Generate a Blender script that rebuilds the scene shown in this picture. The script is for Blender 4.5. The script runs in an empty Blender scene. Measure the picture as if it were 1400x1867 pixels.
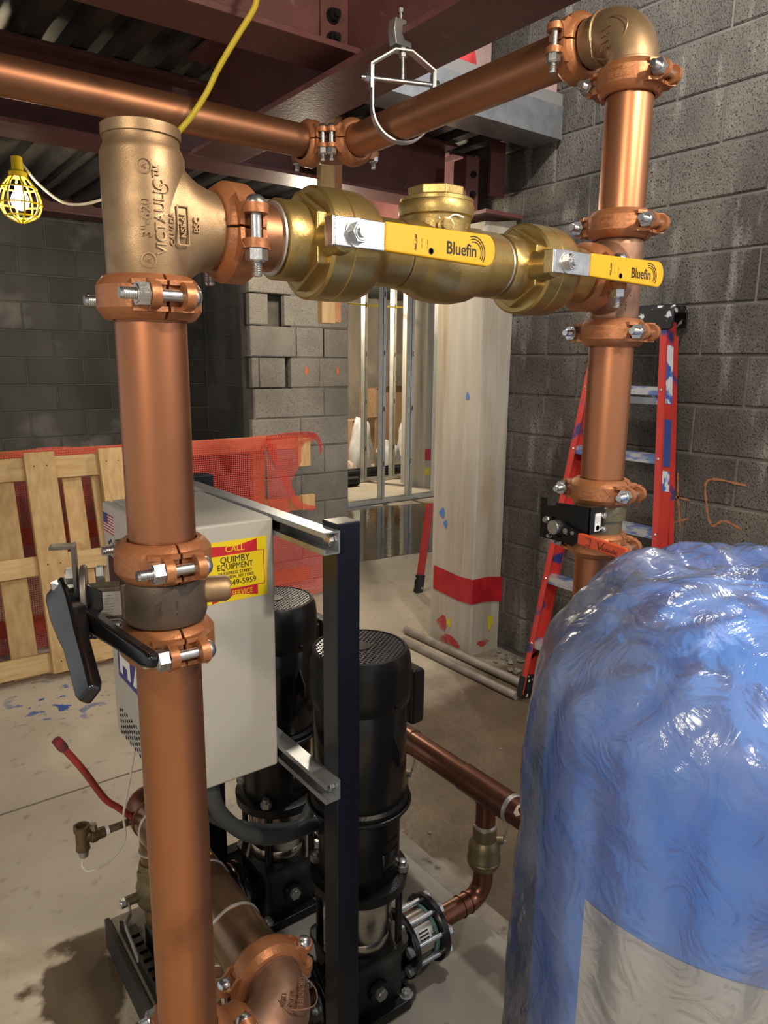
import bpy, bmesh, math, random
from mathutils import Vector as V, Matrix, noise
random.seed(4)
PI = math.pi
sc = bpy.context.scene
col = sc.collection

# ---------------------------------------------------------------- camera
F = 1312.0
CAM = V((0, 0, 1.58))
def _rows(yaw, pitch, roll):
    f = V((math.sin(yaw)*math.cos(pitch), math.cos(yaw)*math.cos(pitch), -math.sin(pitch)))
    rt = V((math.cos(yaw), -math.sin(yaw), 0))
    dn = f.cross(rt)
    c, s = math.cos(roll), math.sin(roll)
    return c*rt+s*dn, -s*rt+c*dn, f
RT, DN, FW = _rows(math.radians(36.8), math.radians(11.75), math.radians(-.64))
cam = bpy.data.objects.new('camera', bpy.data.cameras.new('camera'))
col.objects.link(cam)
cam.data.sensor_fit = 'HORIZONTAL'
cam.data.sensor_width = 36
cam.data.lens = 36*F/1400
cam.data.clip_start = .02
m = Matrix((RT, -DN, -FW)).transposed().to_4x4()
m.translation = CAM
cam.matrix_world = m
sc.camera = cam
def U(px, py, k, val):                     # pixel ray met with the plane  axis k = val
    r = RT*((px-700)/F) + DN*((py-933.5)/F) + FW
    return CAM + r*((val-CAM[k])/r[k])
def UD(px, py, d):                         # pixel ray at depth d
    return CAM + (RT*((px-700)/F) + DN*((py-933.5)/F) + FW)*d

# ---------------------------------------------------------------- world, lights, exposure
w = bpy.data.worlds.new('world'); sc.world = w; w.use_nodes = True
w.node_tree.nodes['Background'].inputs[0].default_value = (.90, .90, .92, 1)
w.node_tree.nodes['Background'].inputs[1].default_value = .46
sc.view_settings.view_transform = 'Standard'
sc.view_settings.look = 'None'
sc.view_settings.exposure = .70
sc.view_settings.gamma = 1
def lamp(name, loc, e, colr, size=.04):
    l = bpy.data.lights.new(name, 'POINT'); l.energy = e; l.color = colr; l.shadow_soft_size = size
    o = bpy.data.objects.new(name, l); o.location = loc; col.objects.link(o); return o
WARM = (1, .86, .66); COOL = (1, .95, .9)
# bare point lights for unseen site lamps; behind and bay are added fill
lamp('work_light_opening', (1.85, 1.35, 3.35), 62, COOL, .06)
lamp('work_light_overhead', (.85, -.35, 2.48), 56, WARM, .06)
lamp('fill_light_behind', (-1.4, -.6, 2.35), 72, WARM, .08)  # fill added to brighten the left floor and the pallet
lamp('work_light_right', (1.9, -1.3, 2.5), 36, COOL, .08)
lamp('work_light_far_room', (5.3, 8.3, 2.5), 190, WARM, .06)
lamp('fill_light_bay', (2.15, 3.55, 2.28), 30, WARM, .06)  # added to brighten the pier front and the column's left face

# ---------------------------------------------------------------- materials
MATS = {}
def mat(name, c1, c2=None, scale=6, rough=.5, metal=0, bump=0, bscale=60, stretch=(1, 1, 1), r2=None, spec=.5,
        lo=.35, hi=.65, c3=None, s3=2, lo3=.55, hi3=.7, rnd=0, coat=0, emis=None, estr=0, detail=6, speck=None, st3=(1, 1, 1)):
    if name in MATS: return MATS[name]
    mt = bpy.data.materials.new(name); mt.use_nodes = True
    nt = mt.node_tree; n = nt.nodes; L = nt.links.new
    b = n['Principled BSDF']
    b.inputs['Base Color'].default_value = (*c1, 1)
    b.inputs['Roughness'].default_value = rough
    b.inputs['Metallic'].default_value = metal
    b.inputs['Specular IOR Level'].default_value = spec
    b.inputs['Coat Weight'].default_value = coat
    if emis:
        b.inputs['Emission Color'].default_value = (*emis, 1); b.inputs['Emission Strength'].default_value = estr
    geo = n.new('ShaderNodeNewGeometry')
    mp = n.new('ShaderNodeMapping'); mp.inputs['Scale'].default_value = stretch
    L(geo.outputs['Position'], mp.inputs['Vector'])
    out = None
    if c2:
        t = n.new('ShaderNodeTexNoise'); t.inputs['Scale'].default_value = scale; t.inputs['Detail'].default_value = detail
        L(mp.outputs[0], t.inputs['Vector'])
        mr = n.new('ShaderNodeMapRange'); mr.inputs[1].default_value = lo; mr.inputs[2].default_value = hi
        L(t.outputs['Fac'], mr.inputs[0])
        mx = n.new('ShaderNodeMix'); mx.data_type = 'RGBA'
        mx.inputs['A'].default_value = (*c1, 1); mx.inputs['B'].default_value = (*c2, 1)
        L(mr.outputs[0], mx.inputs['Factor']); out = mx.outputs['Result']
        if r2 is not None:
            m2 = n.new('ShaderNodeMapRange'); m2.inputs[3].default_value = rough; m2.inputs[4].default_value = r2
            L(mr.outputs[0], m2.inputs[0]); L(m2.outputs[0], b.inputs['Roughness'])
    if c3:
        t = n.new('ShaderNodeTexNoise'); t.inputs['Scale'].default_value = s3; t.inputs['Detail'].default_value = 7
        mp3 = n.new('ShaderNodeMapping'); mp3.inputs['Scale'].default_value = st3; L(geo.outputs['Position'], mp3.inputs['Vector'])
        L(mp3.outputs[0], t.inputs['Vector'])
        mr = n.new('ShaderNodeMapRange'); mr.inputs[1].default_value = lo3; mr.inputs[2].default_value = hi3
        L(t.outputs['Fac'], mr.inputs[0])
        mx = n.new('ShaderNodeMix'); mx.data_type = 'RGBA'
        if out: L(out, mx.inputs['A'])
        else: mx.inputs['A'].default_value = (*c1, 1)
        mx.inputs['B'].default_value = (*c3, 1)
        L(mr.outputs[0], mx.inputs['Factor']); out = mx.outputs['Result']
    if speck:
        t = n.new('ShaderNodeTexNoise'); t.inputs['Scale'].default_value = 150; t.inputs['Detail'].default_value = 3
        L(geo.outputs['Position'], t.inputs['Vector'])
        mr = n.new('ShaderNodeMapRange'); mr.inputs[1].default_value = .56; mr.inputs[2].default_value = .66
        L(t.outputs['Fac'], mr.inputs[0])
        mx = n.new('ShaderNodeMix'); mx.data_type = 'RGBA'
        L(out, mx.inputs['A']); mx.inputs['B'].default_value = (*speck, 1); L(mr.outputs[0], mx.inputs['Factor']); out = mx.outputs['Result']
    if rnd:
        oi = n.new('ShaderNodeObjectInfo'); hs = n.new('ShaderNodeHueSaturation')
        mr = n.new('ShaderNodeMapRange'); mr.inputs[3].default_value = 1-rnd; mr.inputs[4].default_value = 1+rnd
        L(oi.outputs['Random'], mr.inputs[0]); L(mr.outputs[0], hs.inputs['Value'])
        if out: L(out, hs.inputs['Color'])
        else: hs.inputs['Color'].default_value = (*c1, 1)
        out = hs.outputs[0]
    if out: L(out, b.inputs['Base Color'])
    if bump:
        t = n.new('ShaderNodeTexNoise'); t.inputs['Scale'].default_value = bscale; t.inputs['Detail'].default_value = 5
        L(mp.outputs[0], t.inputs['Vector'])
        bp = n.new('ShaderNodeBump'); bp.inputs['Strength'].default_value = bump; bp.inputs['Distance'].default_value = .01
        L(t.outputs['Fac'], bp.inputs['Height']); L(bp.outputs[0], b.inputs['Normal'])
    MATS[name] = mt
    return mt
COPPER = mat('copper', (.47, .205, .098), (.33, .135, .068), 7, .36, .9, .02, 30, (1, 1, .16), .42, c3=(.25, .10, .06), s3=5, lo3=.56, hi3=.72)
COPPER_H = mat('copper_horizontal', (.45, .215, .110), (.29, .13, .07), 9, .36, .85, .02, 30, (.2, .2, 1), .45, c3=(.20, .09, .055), s3=7, lo3=.58, hi3=.72)
COPPER_D = mat('copper_tarnished', (.23, .098, .06), (.14, .062, .042), 8, .25, .85, .02, 30, (1, 1, 1), .4, c3=(.17, .10, .055), s3=6)
MANI = mat('copper_manifold', (.24, .145, .085), (.15, .09, .055), 8, .22, .8, .02, 30, (1, 1, 1), .38)
BRONZE = mat('cast_bronze', (.36, .245, .14), (.28, .185, .105), 40, .42, .75, .10, 900, r2=.5)
BRONZE_R = mat('cast_bronze_rosy', (.34, .195, .13), (.25, .14, .095), 40, .42, .75, .10, 900, r2=.5)
BRONZE_D = mat('dark_bronze', (.12, .085, .065), (.07, .055, .045), 20, .5, .5, .1, 600)
BRASS = mat('brass', (.47, .345, .135), (.38, .27, .10), 9, .30, .85, .06, 240, r2=.42, c3=(.30, .20, .075), s3=9, lo3=.6, hi3=.75)
VALVED = mat('brass_dull', (.22, .18, .10), (.15, .125, .075), 12, .42, .7, .1, 200)
COUPLE = mat('copper_enamel', (.42, .175, .075), (.33, .13, .055), 20, .38, .45, .12, 160, r2=.5)
SOLDER = mat('solder', (.62, .60, .56), None, rough=.35, metal=.8)
ZINC = mat('zinc', (.66, .67, .68), (.5, .52, .54), 60, .26, .95, .05, 200)
ZINCD = mat('zinc_dull', (.44, .46, .46), (.33, .34, .34), 25, .38, .85)
STEEL = mat('stainless', (.60, .56, .50), (.5, .46, .41), 30, .22, 1, 0, 60, (1, 1, 8))
BLACK = mat('black_paint', (.006, .006, .007), None, rough=.22, spec=.5, bump=.02, bscale=60)
BLACKC = mat('black_cast', (.006, .006, .0065), None, rough=.34, spec=.35, bump=.15, bscale=260)
BLACKP = mat('black_plastic', (.006, .006, .0065), None, rough=.30, spec=.35)
RUBBER = mat('grey_conduit', (.05, .055, .058), None, rough=.5, spec=.35, bump=.1, bscale=500)
POSTM = mat('post_black', (.006, .0075, .013), None, rough=.30, spec=.5)
GREY = mat('cabinet_grey', (.42, .41, .375), None, rough=.38, spec=.45)
YEL = mat('yellow_vinyl', (.64, .355, .010), None, rough=.42, spec=.4)
INK = mat('black_ink', (.012, .012, .012), None, rough=.6)
RED_V = mat('red_vinyl', (.62, .085, .03), None, rough=.45)
MAROON = mat('primer_maroon', (.145, .052, .047), (.105, .038, .035), 9, .52, .0, .08, 120, c3=(.20, .115, .10), s3=26, lo3=.66, hi3=.78)
GALV = mat('galvanized', (.46, .48, .50), (.34, .36, .385), 14, .36, .75, .03, 80)
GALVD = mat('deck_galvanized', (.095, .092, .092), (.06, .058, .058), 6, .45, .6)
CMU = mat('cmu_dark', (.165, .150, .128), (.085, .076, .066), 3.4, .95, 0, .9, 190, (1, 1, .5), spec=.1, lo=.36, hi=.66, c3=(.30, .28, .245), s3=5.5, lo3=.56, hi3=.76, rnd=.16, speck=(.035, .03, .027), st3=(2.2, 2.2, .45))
CMUB = mat('cmu_back', (.14, .138, .128), (.085, .084, .08), 2.6, .95, 0, .5, 120, (1, 1, .3), spec=.1, c3=(.26, .255, .235), s3=2.6, lo3=.57, hi3=.75, rnd=.16)
CMUL = mat('cmu_light', (.31, .29, .255), (.23, .215, .19), 4, .95, 0, .8, 190, spec=.1, rnd=.10, speck=(.14, .13, .115))
MORTAR = mat('mortar', (.17, .157, .137), (.115, .105, .094), 8, .95, 0, .3, 120, spec=.1)
MORTAR_B = mat('mortar_back', (.17, .168, .155), (.11, .11, .102), 8, .95, 0, .3, 120, spec=.1)
CONC = mat('column_concrete', (.52, .48, .405), (.42, .38, .31), 16, .85, 0, .3, 90, (1, 1, .06), spec=.2, c3=(.36, .27, .155), s3=2.6, lo3=.58, hi3=.76, st3=(1.5, 3, .3))
PAD = mat('pad_concrete', (.30, .265, .21), (.19, .165, .13), 9, .8, 0, .5, 60, spec=.25, c3=(.10, .09, .07), s3=12, lo3=.62, hi3=.7)
PLATE = mat('skid_plate', (.30, .28, .235), (.24, .22, .185), 5, .5, .1, .05, 40)
WOOD = mat('pine', (.62, .43, .21), (.50, .32, .145), 8, .7, 0, .15, 60, (5, 5, .7), spec=.2, rnd=.16, c3=(.32, .18, .075), s3=9, lo3=.66, hi3=.8)
WOOD_X = mat('pine_horizontal', (.64, .46, .23), (.52, .34, .155), 8, .7, 0, .15, 60, (.7, 5, 6), spec=.2, rnd=.14, c3=(.32, .18, .075), s3=9, lo3=.66, hi3=.8)
RAILW = mat('rail_wood', (.58, .25, .11), (.48, .19, .085), 8, .7, 0, .1, 60, (.7, 5, 6), spec=.2)
LADR = mat('ladder_red', (.55, .045, .032), (.48, .035, .028), 12, .42, 0, .05, 80, c3=(.035, .045, .16), s3=7.5, lo3=.60, hi3=.66)
LADS = mat('ladder_step', (.56, .57, .58), (.16, .25, .52), 12, .4, .6, .05, 80, (1, 1, 3), lo=.46, hi=.56)
LADK = mat('ladder_cap', (.012, .012, .013), (.65, .65, .66), 26, .45, 0, .1, 60, lo=.60, hi=.66)
TAPE = mat('red_tape', (.50, .018, .028), (.36, .012, .02), 14, .35, 0, .3, 40)
WHITE = mat('white_label', (.72, .72, .70), None, rough=.5)
PVC = mat('conduit_pipe', (.36, .33, .285), (.22, .195, .165), 12, .5, .2)
CARD = mat('cardboard', (.42, .27, .15), (.36, .22, .12), 8, .8)
CARDP = mat('pink_cardboard', (.44, .29, .26), (.36, .23, .20), 8, .8)
BLUE = mat('tank_blue', (.042, .25, .80), None, rough=.4, spec=.4)
LABELP = mat('tank_label', (.60, .57, .50), (.55, .52, .455), 6, .6, c3=(.36, .34, .31), s3=7, lo3=.66, hi3=.74)
BULB = mat('bulb', (1, .95, .8), None, emis=(1, .87, .62), estr=60)
CAGE = mat('cage_yellow', (.85, .62, .02), None, rough=.4, spec=.4, emis=(.9, .62, .02), estr=.0)
CORD = mat('cord_yellow', (.52, .40, .025), None, rough=.5)
CORDW = mat('cord_white', (.60, .56, .46), None, rough=.5)
CLEAR = mat('clear_tube', (.55, .52, .44), None, rough=.25)

def floor_material():
    mt = bpy.data.materials.new('floor_concrete'); mt.use_nodes = True
    nt = mt.node_tree; n = nt.nodes; L = nt.links.new; b = n['Principled BSDF']
    geo = n.new('ShaderNodeNewGeometry')
    sep = n.new('ShaderNodeSeparateXYZ'); L(geo.outputs['Position'], sep.inputs[0])
    def nz(s, d=6):
        t = n.new('ShaderNodeTexNoise'); t.inputs['Scale'].default_value = s; t.inputs['Detail'].default_value = d
        L(geo.outputs['Position'], t.inputs['Vector']); return t.outputs['Fac']
    def mr(x, a, c, o0=0, o1=1):
        q = n.new('ShaderNodeMapRange'); q.inputs[1].default_value = a; q.inputs[2].default_value = c
        q.inputs[3].default_value = o0; q.inputs[4].default_value = o1; L(x, q.inputs[0]); return q.outputs[0]
    def ma(op, x, y):
        q = n.new('ShaderNodeMath'); q.operation = op
        for i, v in enumerate((x, y)):
            if isinstance(v, (int, float)): q.inputs[i].default_value = v
            else: L(v, q.inputs[i])
        return q.outputs[0]
    def mix(f, a, c):
        q = n.new('ShaderNodeMix'); q.data_type = 'RGBA'; L(f, q.inputs['Factor'])
        for k, v in (('A', a), ('B', c)):
            if isinstance(v, tuple): q.inputs[k].default_value = (*v, 1)
            else: L(v, q.inputs[k])
        return q.outputs['Result']
    c = mix(mr(nz(2.2), .35, .68), (.55, .48, .365), (.43, .37, .28))
    c = mix(mr(nz(19, 9), .60, .78), c, (.27, .225, .165))
    c = mix(mr(nz(.8, 5), .5, .7), c, (.58, .51, .40))
    big = nz(1.7, 7)
    wob = ma('MULTIPLY', ma('SUBTRACT', big, .5), 1.1)
    # damp floor between the skid and the block wall, the drip around the pad's corner, the bay beyond the column
    ax = mr(ma('ADD', sep.outputs[0], wob), 1.18, 1.30)
    ay = mr(ma('ADD', sep.outputs[1], wob), 2.45, 2.75, 1, 0)
    damp = ma('MULTIPLY', ax, ay)
    dx = ma('SUBTRACT', sep.outputs[0], .33); dy = ma('SUBTRACT', sep.outputs[1], 1.72)
    dist = ma('SQRT', ma('ADD', ma('MULTIPLY', dx, dx), ma('MULTIPLY', dy, dy)), 0)
    drip = mr(ma('ADD', dist, ma('MULTIPLY', ma('SUBTRACT', nz(5, 8), .5), .45)), .125, .15, 1, 0)
    bx = mr(ma('ADD', sep.outputs[1], wob), 3.6, 4.4)
    bx = ma('MULTIPLY', bx, mr(sep.outputs[0], 2.4, 3.0))
    bx = ma('MULTIPLY', bx, mr(ma('ADD', sep.outputs[1], wob), 6.3, 6.9, 1, .25))
    damp = ma('MAXIMUM', damp, ma('MAXIMUM', drip, ma('MULTIPLY', bx, .55)))
    wet = mix(mr(nz(5), .4, .6), (.135, .098, .062), (.105, .075, .048))
    c = mix(damp, c, wet)
    # saw cut across the slab
    ln = ma('ABSOLUTE', ma('SUBTRACT', ma('SUBTRACT', sep.outputs[1], 2.62), ma('MULTIPLY', ma('SUBTRACT', big, .5), .02)), 0)
    cut = ma('MULTIPLY', mr(ln, .004, .007, 1, 0), mr(sep.outputs[0], 1.3, 1.35, 1, 0))
    c = mix(cut, c, (.17, .145, .11))
    # blue chalk
    bxx = ma('SUBTRACT', sep.outputs[0], .66); byy = ma('SUBTRACT', sep.outputs[1], 3.42)
    bd = ma('SQRT', ma('ADD', ma('MULTIPLY', bxx, bxx), ma('MULTIPLY', byy, byy)), 0)
    chalk = ma('MULTIPLY', mr(bd, .1, .34, 1, 0), mr(nz(16), .56, .62))
    c = mix(chalk, c, (.05, .10, .34))
    L(c, b.inputs['Base Color'])
    rg = n.new('ShaderNodeMapRange'); rg.inputs[3].default_value = .85; rg.inputs[4].default_value = .42
    L(damp, rg.inputs[0]); L(rg.outputs[0], b.inputs['Roughness'])
    b.inputs['Specular IOR Level'].default_value = .35
    bp = n.new('ShaderNodeBump'); bp.inputs['Strength'].default_value = .35; bp.inputs['Distance'].default_value = .01
    L(nz(38, 7), bp.inputs['Height']); L(bp.outputs[0], b.inputs['Normal'])
    return mt
FLOORM = floor_material()

def glassy(name, tint, alpha_bsdf, rough, bump=0, bscale=20, diff=.2, dcol=(.8, .84, .9), stretch=(1, 1, 1), gloss=None):
    mt = bpy.data.materials.new(name); mt.use_nodes = True
    nt = mt.node_tree; n = nt.nodes; L = nt.links.new
    n.remove(n['Principled BSDF']); out = n['Material Output']
    tr = n.new('ShaderNodeBsdfTransparent'); tr.inputs[0].default_value = (*tint, 1)
    gl = n.new('ShaderNodeBsdfGlossy'); gl.inputs['Roughness'].default_value = rough
    df = n.new('ShaderNodeBsdfDiffuse'); df.inputs[0].default_value = (*dcol, 1)
    tl = n.new('ShaderNodeBsdfTranslucent'); tl.inputs[0].default_value = (*dcol, 1)
    geo = n.new('ShaderNodeNewGeometry')
    mp = n.new('ShaderNodeMapping'); mp.inputs['Scale'].default_value = stretch; L(geo.outputs['Position'], mp.inputs[0])
    if bump:
        t = n.new('ShaderNodeTexNoise'); t.inputs['Scale'].default_value = bscale; t.inputs['Detail'].default_value = 5
        t.inputs['Distortion'].default_value = 1.2
        L(mp.outputs[0], t.inputs[0])
        bp = n.new('ShaderNodeBump'); bp.inputs['Strength'].default_value = bump; bp.inputs['Distance'].default_value = .02
        L(t.outputs['Fac'], bp.inputs['Height'])
        for q in (gl, df): L(bp.outputs[0], q.inputs['Normal'])
    m0 = n.new('ShaderNodeMixShader'); m0.inputs[0].default_value = .4; L(df.outputs[0], m0.inputs[1]); L(tl.outputs[0], m0.inputs[2])
    m1 = n.new('ShaderNodeMixShader'); L(tr.outputs[0], m1.inputs[1]); L(m0.outputs[0], m1.inputs[2])
    t2 = n.new('ShaderNodeTexNoise'); t2.inputs['Scale'].default_value = 5; t2.inputs['Detail'].default_value = 6; L(mp.outputs[0], t2.inputs[0])
    mr = n.new('ShaderNodeMapRange'); mr.inputs[1].default_value = .35; mr.inputs[2].default_value = .75
    mr.inputs[3].default_value = diff*.45; mr.inputs[4].default_value = diff*1.7
    L(t2.outputs['Fac'], mr.inputs[0]); L(mr.outputs[0], m1.inputs[0])
    fr = n.new('ShaderNodeFresnel'); fr.inputs[0].default_value = 1.5
    if bump: L(bp.outputs[0], fr.inputs['Normal'])
    ad = n.new('ShaderNodeMath'); ad.operation = 'ADD'; ad.inputs[1].default_value = gloss or .02; L(fr.outputs[0], ad.inputs[0])
    m2 = n.new('ShaderNodeMixShader'); L(ad.outputs[0], m2.inputs[0]); L(m1.outputs[0], m2.inputs[1]); L(gl.outputs[0], m2.inputs[2])
    L(m2.outputs[0], out.inputs[0])
    return mt
BAG = glassy('poly_bag', (.95, .96, .98), 0, .17, .55, 14, .185, (.90, .93, .97))
WATER = glassy('puddle_water', (.62, .55, .45), 0, .03, .05, 9, .05, (.3, .25, .2), gloss=.12)

def net_material():
    mt = bpy.data.materials.new('orange_netting'); mt.use_nodes = True
    nt = mt.node_tree; n = nt.nodes; L = nt.links.new; out = n['Material Output']; b = n['Principled BSDF']
    b.inputs['Base Color'].default_value = (.74, .075, .055, 1); b.inputs['Roughness'].default_value = .6
    tr = n.new('ShaderNodeBsdfTransparent'); mx = n.new('ShaderNodeMixShader')
    geo = n.new('ShaderNodeNewGeometry'); sep = n.new('ShaderNodeSeparateXYZ'); L(geo.outputs['Position'], sep.inputs[0])
    def wv(s):
        a = n.new('ShaderNodeMath'); a.operation = 'MULTIPLY'; a.inputs[1].default_value = 2*PI/.0125; L(s, a.inputs[0])
        c = n.new('ShaderNodeMath'); c.operation = 'SINE'; L(a.outputs[0], c.inputs[0])
        g = n.new('ShaderNodeMath'); g.operation = 'GREATER_THAN'; g.inputs[1].default_value = .60; L(c.outputs[0], g.inputs[0]); return g.outputs[0]
    x = n.new('ShaderNodeMath'); x.operation = 'MAXIMUM'; L(wv(sep.outputs[0]), x.inputs[0]); L(wv(sep.outputs[2]), x.inputs[1])
    L(x.outputs[0], mx.inputs[0]); L(tr.outputs[0], mx.inputs[1]); L(b.outputs[0], mx.inputs[2]); L(mx.outputs[0], out.inputs[0])
    return mt
NET = net_material()

# ---------------------------------------------------------------- mesh helpers
def frame(d, up=None):
    d = V(d).normalized()
    u = V(up) if up is not None else (V((0, 0, 1)) if abs(d.z) < .9 else V((1, 0, 0)))
    x = u.cross(d)
    if x.length < 1e-6: x = V((1, 0, 0)).cross(d)
    x.normalize(); y = d.cross(x)
    return Matrix((x, y, d)).transposed()
class B:
    def __init__(s): s.v = []; s.f = []
    def add(s, vs, fs):
        k = len(s.v); s.v += [V(p) for p in vs]; s.f += [[k+i for i in f] for f in fs]; return s
    def box(s, a, b):
        (x0, y0, z0), (x1, y1, z1) = a, b
        return s.add([(x0, y0, z0), (x1, y0, z0), (x1, y1, z0), (x0, y1, z0), (x0, y0, z1), (x1, y0, z1), (x1, y1, z1), (x0, y1, z1)],
                     [(0, 3, 2, 1), (4, 5, 6, 7), (0, 1, 5, 4), (1, 2, 6, 5), (2, 3, 7, 6), (3, 0, 4, 7)])
    def obox(s, c, ax, ay, az):     # centre and three half-axis vectors
        c, ax, ay, az = V(c), V(ax), V(ay), V(az)
        vs = [c+i*ax+j*ay+k*az for k in (-1, 1) for (i, j) in ((-1, -1), (1, -1), (1, 1), (-1, 1))]
        return s.add(vs, [(0, 3, 2, 1), (4, 5, 6, 7), (0, 1, 5, 4), (1, 2, 6, 5), (2, 3, 7, 6), (3, 0, 4, 7)])
    def bar(s, p, q, wd, th, up):   # rectangular bar p->q, wd along up x dir, th along up
        p, q = V(p), V(q); d = (q-p).normalized(); u = V(up); u = (u-d*u.dot(d)).normalized(); x = d.cross(u)
        return s.obox((p+q)/2, x*wd/2, u*th/2, (q-p)/2)
    def lathe(s, prof, o=(0, 0, 0), d=(0, 0, 1), n=32, a0=0, a1=2*PI, up=None, closed=True):
        m = frame(d, up); o = V(o); full = abs(a1-a0-2*PI) < 1e-6; na = n if full else n+1
        vs = []
        for (r, z) in prof:
            for i in range(na):
                a = a0+(a1-a0)*i/n
                vs.append(o+m@V((r*math.cos(a), r*math.sin(a), z)))
        fs = []
        for j in range(len(prof)-1):
            for i in range(n):
                k = (i+1) % na
                fs.append((j*na+i, j*na+k, (j+1)*na+k, (j+1)*na+i))
        if full and closed:
            if prof[0][0] > 1e-6: fs.append(list(range(na))[::-1])
            if prof[-1][0] > 1e-6: fs.append([(len(prof)-1)*na+i for i in range(na)])
        return s.add(vs, fs)
    def cyl(s, p, q, r, r2=None, n=24):
        p, q = V(p), V(q); L_ = (q-p).length
        return s.lathe([(r, 0), (r if r2 is None else r2, L_)], p, q-p, n)
    def tube(s, pts, r, n=12, cap=True):
        pts = [V(p) for p in pts]; N = len(pts); rs = r if isinstance(r, (list, tuple)) else [r]*N
        vs = []; pu = None
        for i, p in enumerate(pts):
            d = (pts[min(i+1, N-1)]-pts[max(i-1, 0)]).normalized()
            if pu is None:
                m = frame(d); pu = m.col[0].copy()
            x = pu-d*pu.dot(d); x.normalize(); y = d.cross(x); pu = x
            for k in range(n):
                a = 2*PI*k/n; vs.append(p+(x*math.cos(a)+y*math.sin(a))*rs[i])
        fs = [(j*n+k, j*n+(k+1) % n, (j+1)*n+(k+1) % n, (j+1)*n+k) for j in range(N-1) for k in range(n)]
        if cap: fs += [list(range(n))[::-1], [(N-1)*n+k for k in range(n)]]
        return s.add(vs, fs)
    def prism(s, poly, o, ex, ey, ez, h):   # polygon in (ex,ey), from o, extruded h along ez
        o, ex, ey, ez = V(o), V(ex), V(ey), V(ez); n = len(poly)
        vs = [o+ex*a+ey*b for a, b in poly]+[o+ex*a+ey*b+ez*h for a, b in poly]
        return s.add(vs, [list(range(n))[::-1], [n+i for i in range(n)]]+[(i, (i+1) % n, n+(i+1) % n, n+i) for i in range(n)])
    def loft(s, secs, cap=True):
        n = len(secs[0]); vs = [p for q in secs for p in q]
        fs = [(j*n+k, j*n+(k+1) % n, (j+1)*n+(k+1) % n, (j+1)*n+k) for j in range(len(secs)-1) for k in range(n)]
        if cap: fs += [list(range(n))[::-1], [(len(secs)-1)*n+k for k in range(n)]]
        return s.add(vs, fs)
    def sphere(s, c, r, n=12, sz=1):
        prof = [(max(r*math.sin(PI*i/n), 0), -r*math.cos(PI*i/n)*sz) for i in range(n+1)]
        return s.lathe(prof, c, (0, 0, 1), 2*n, closed=False)
def mesh(name, b, mt, ang=35, recentre=None):
    me = bpy.data.meshes.new(name)
    vs = b.v if recentre is None else [p-recentre for p in b.v]
    me.from_pydata([tuple(p) for p in vs], [], b.f)
    bm = bmesh.new(); bm.from_mesh(me); bmesh.ops.remove_doubles(bm, verts=bm.verts, dist=1e-6)
    bmesh.ops.recalc_face_normals(bm, faces=bm.faces); bm.to_mesh(me); bm.free()
    me.materials.append(mt)
    if ang:
        me.shade_smooth(); me.set_sharp_from_angle(angle=math.radians(ang))
    return me
def setp(o, label=None, cat=None, group=None, kind=None):
    if label: o['label'] = label
    if cat: o['category'] = cat
    if group: o['group'] = group
    if kind: o['kind'] = kind
    return o
def child(o, parent):
    if parent is not None:
        o.parent = parent; o.matrix_parent_inverse = WORLD[parent.name].inverted()
    return o
WORLD = {}
def obj(name, b, mt, parent=None, label=None, cat=None, group=None, kind=None, ang=35, bevel=0, seg=2):
    xs = [p.x for p in b.v]; ys = [p.y for p in b.v]; zs = [p.z for p in b.v]
    c = V(((min(xs)+max(xs))/2, (min(ys)+max(ys))/2, min(zs)))
    o = bpy.data.objects.new(name, mesh(name, b, mt, ang, c)); col.objects.link(o); o.location = c
    WORLD[o.name] = Matrix.Translation(c)
    child(o, parent); setp(o, label, cat, group, kind)
    if bevel:
        md = o.modifiers.new('bevel', 'BEVEL'); md.width = bevel; md.segments = seg; md.limit_method = 'ANGLE'; md.angle_limit = math.radians(40); md.harden_normals = True
    return o
def empty(name, loc, label, cat, group=None, kind=None):
    o = bpy.data.objects.new(name, None); col.objects.link(o); o.location = loc; o.empty_display_size = .05
    WORLD[o.name] = Matrix.Translation(V(loc)); setp(o, label, cat, group, kind); return o
def inst(name, me, mw, parent=None, label=None, cat=None, group=None, kind=None):
    o = bpy.data.objects.new(name, me); col.objects.link(o)
    o.matrix_basis = mw; WORLD[o.name] = mw.copy()
    child(o, parent); setp(o, label, cat, group, kind); return o
def M4(loc, x, y, z):
    m = Matrix((V(x).normalized(), V(y).normalized(), V(z).normalized())).transposed().to_4x4(); m.translation = V(loc); return m
def text_mesh(body, size, ext=.0004, align='CENTER', xs=1, bold=0):
    cu = bpy.data.curves.new('txt', 'FONT'); cu.body = body; cu.size = size; cu.extrude = ext; cu.align_x = align; cu.align_y = 'CENTER'
    cu.resolution_u = 3; cu.offset = size*bold
    o = bpy.data.objects.new('txt', cu); col.objects.link(o)
    dg = bpy.context.evaluated_depsgraph_get()
    me = bpy.data.meshes.new_from_object(o.evaluated_get(dg)); bpy.data.objects.remove(o)
    for v in me.vertices: v.co.x *= xs
    return me
def text_flat(body, size, o, ex, ey, mt, parent, name='lettering', ext=.0004, align='CENTER', xs=1, bold=0):
    me = text_mesh(body, size, ext, align, xs, bold); o, ex, ey = V(o), V(ex).normalized(), V(ey).normalized(); ez = ex.cross(ey)
    b = B(); b.v = [o+ex*v.co.x+ey*v.co.y+ez*v.co.z for v in me.vertices]; b.f = [list(p.vertices) for p in me.polygons]
    return obj(name, b, mt, parent, ang=0)
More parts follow.
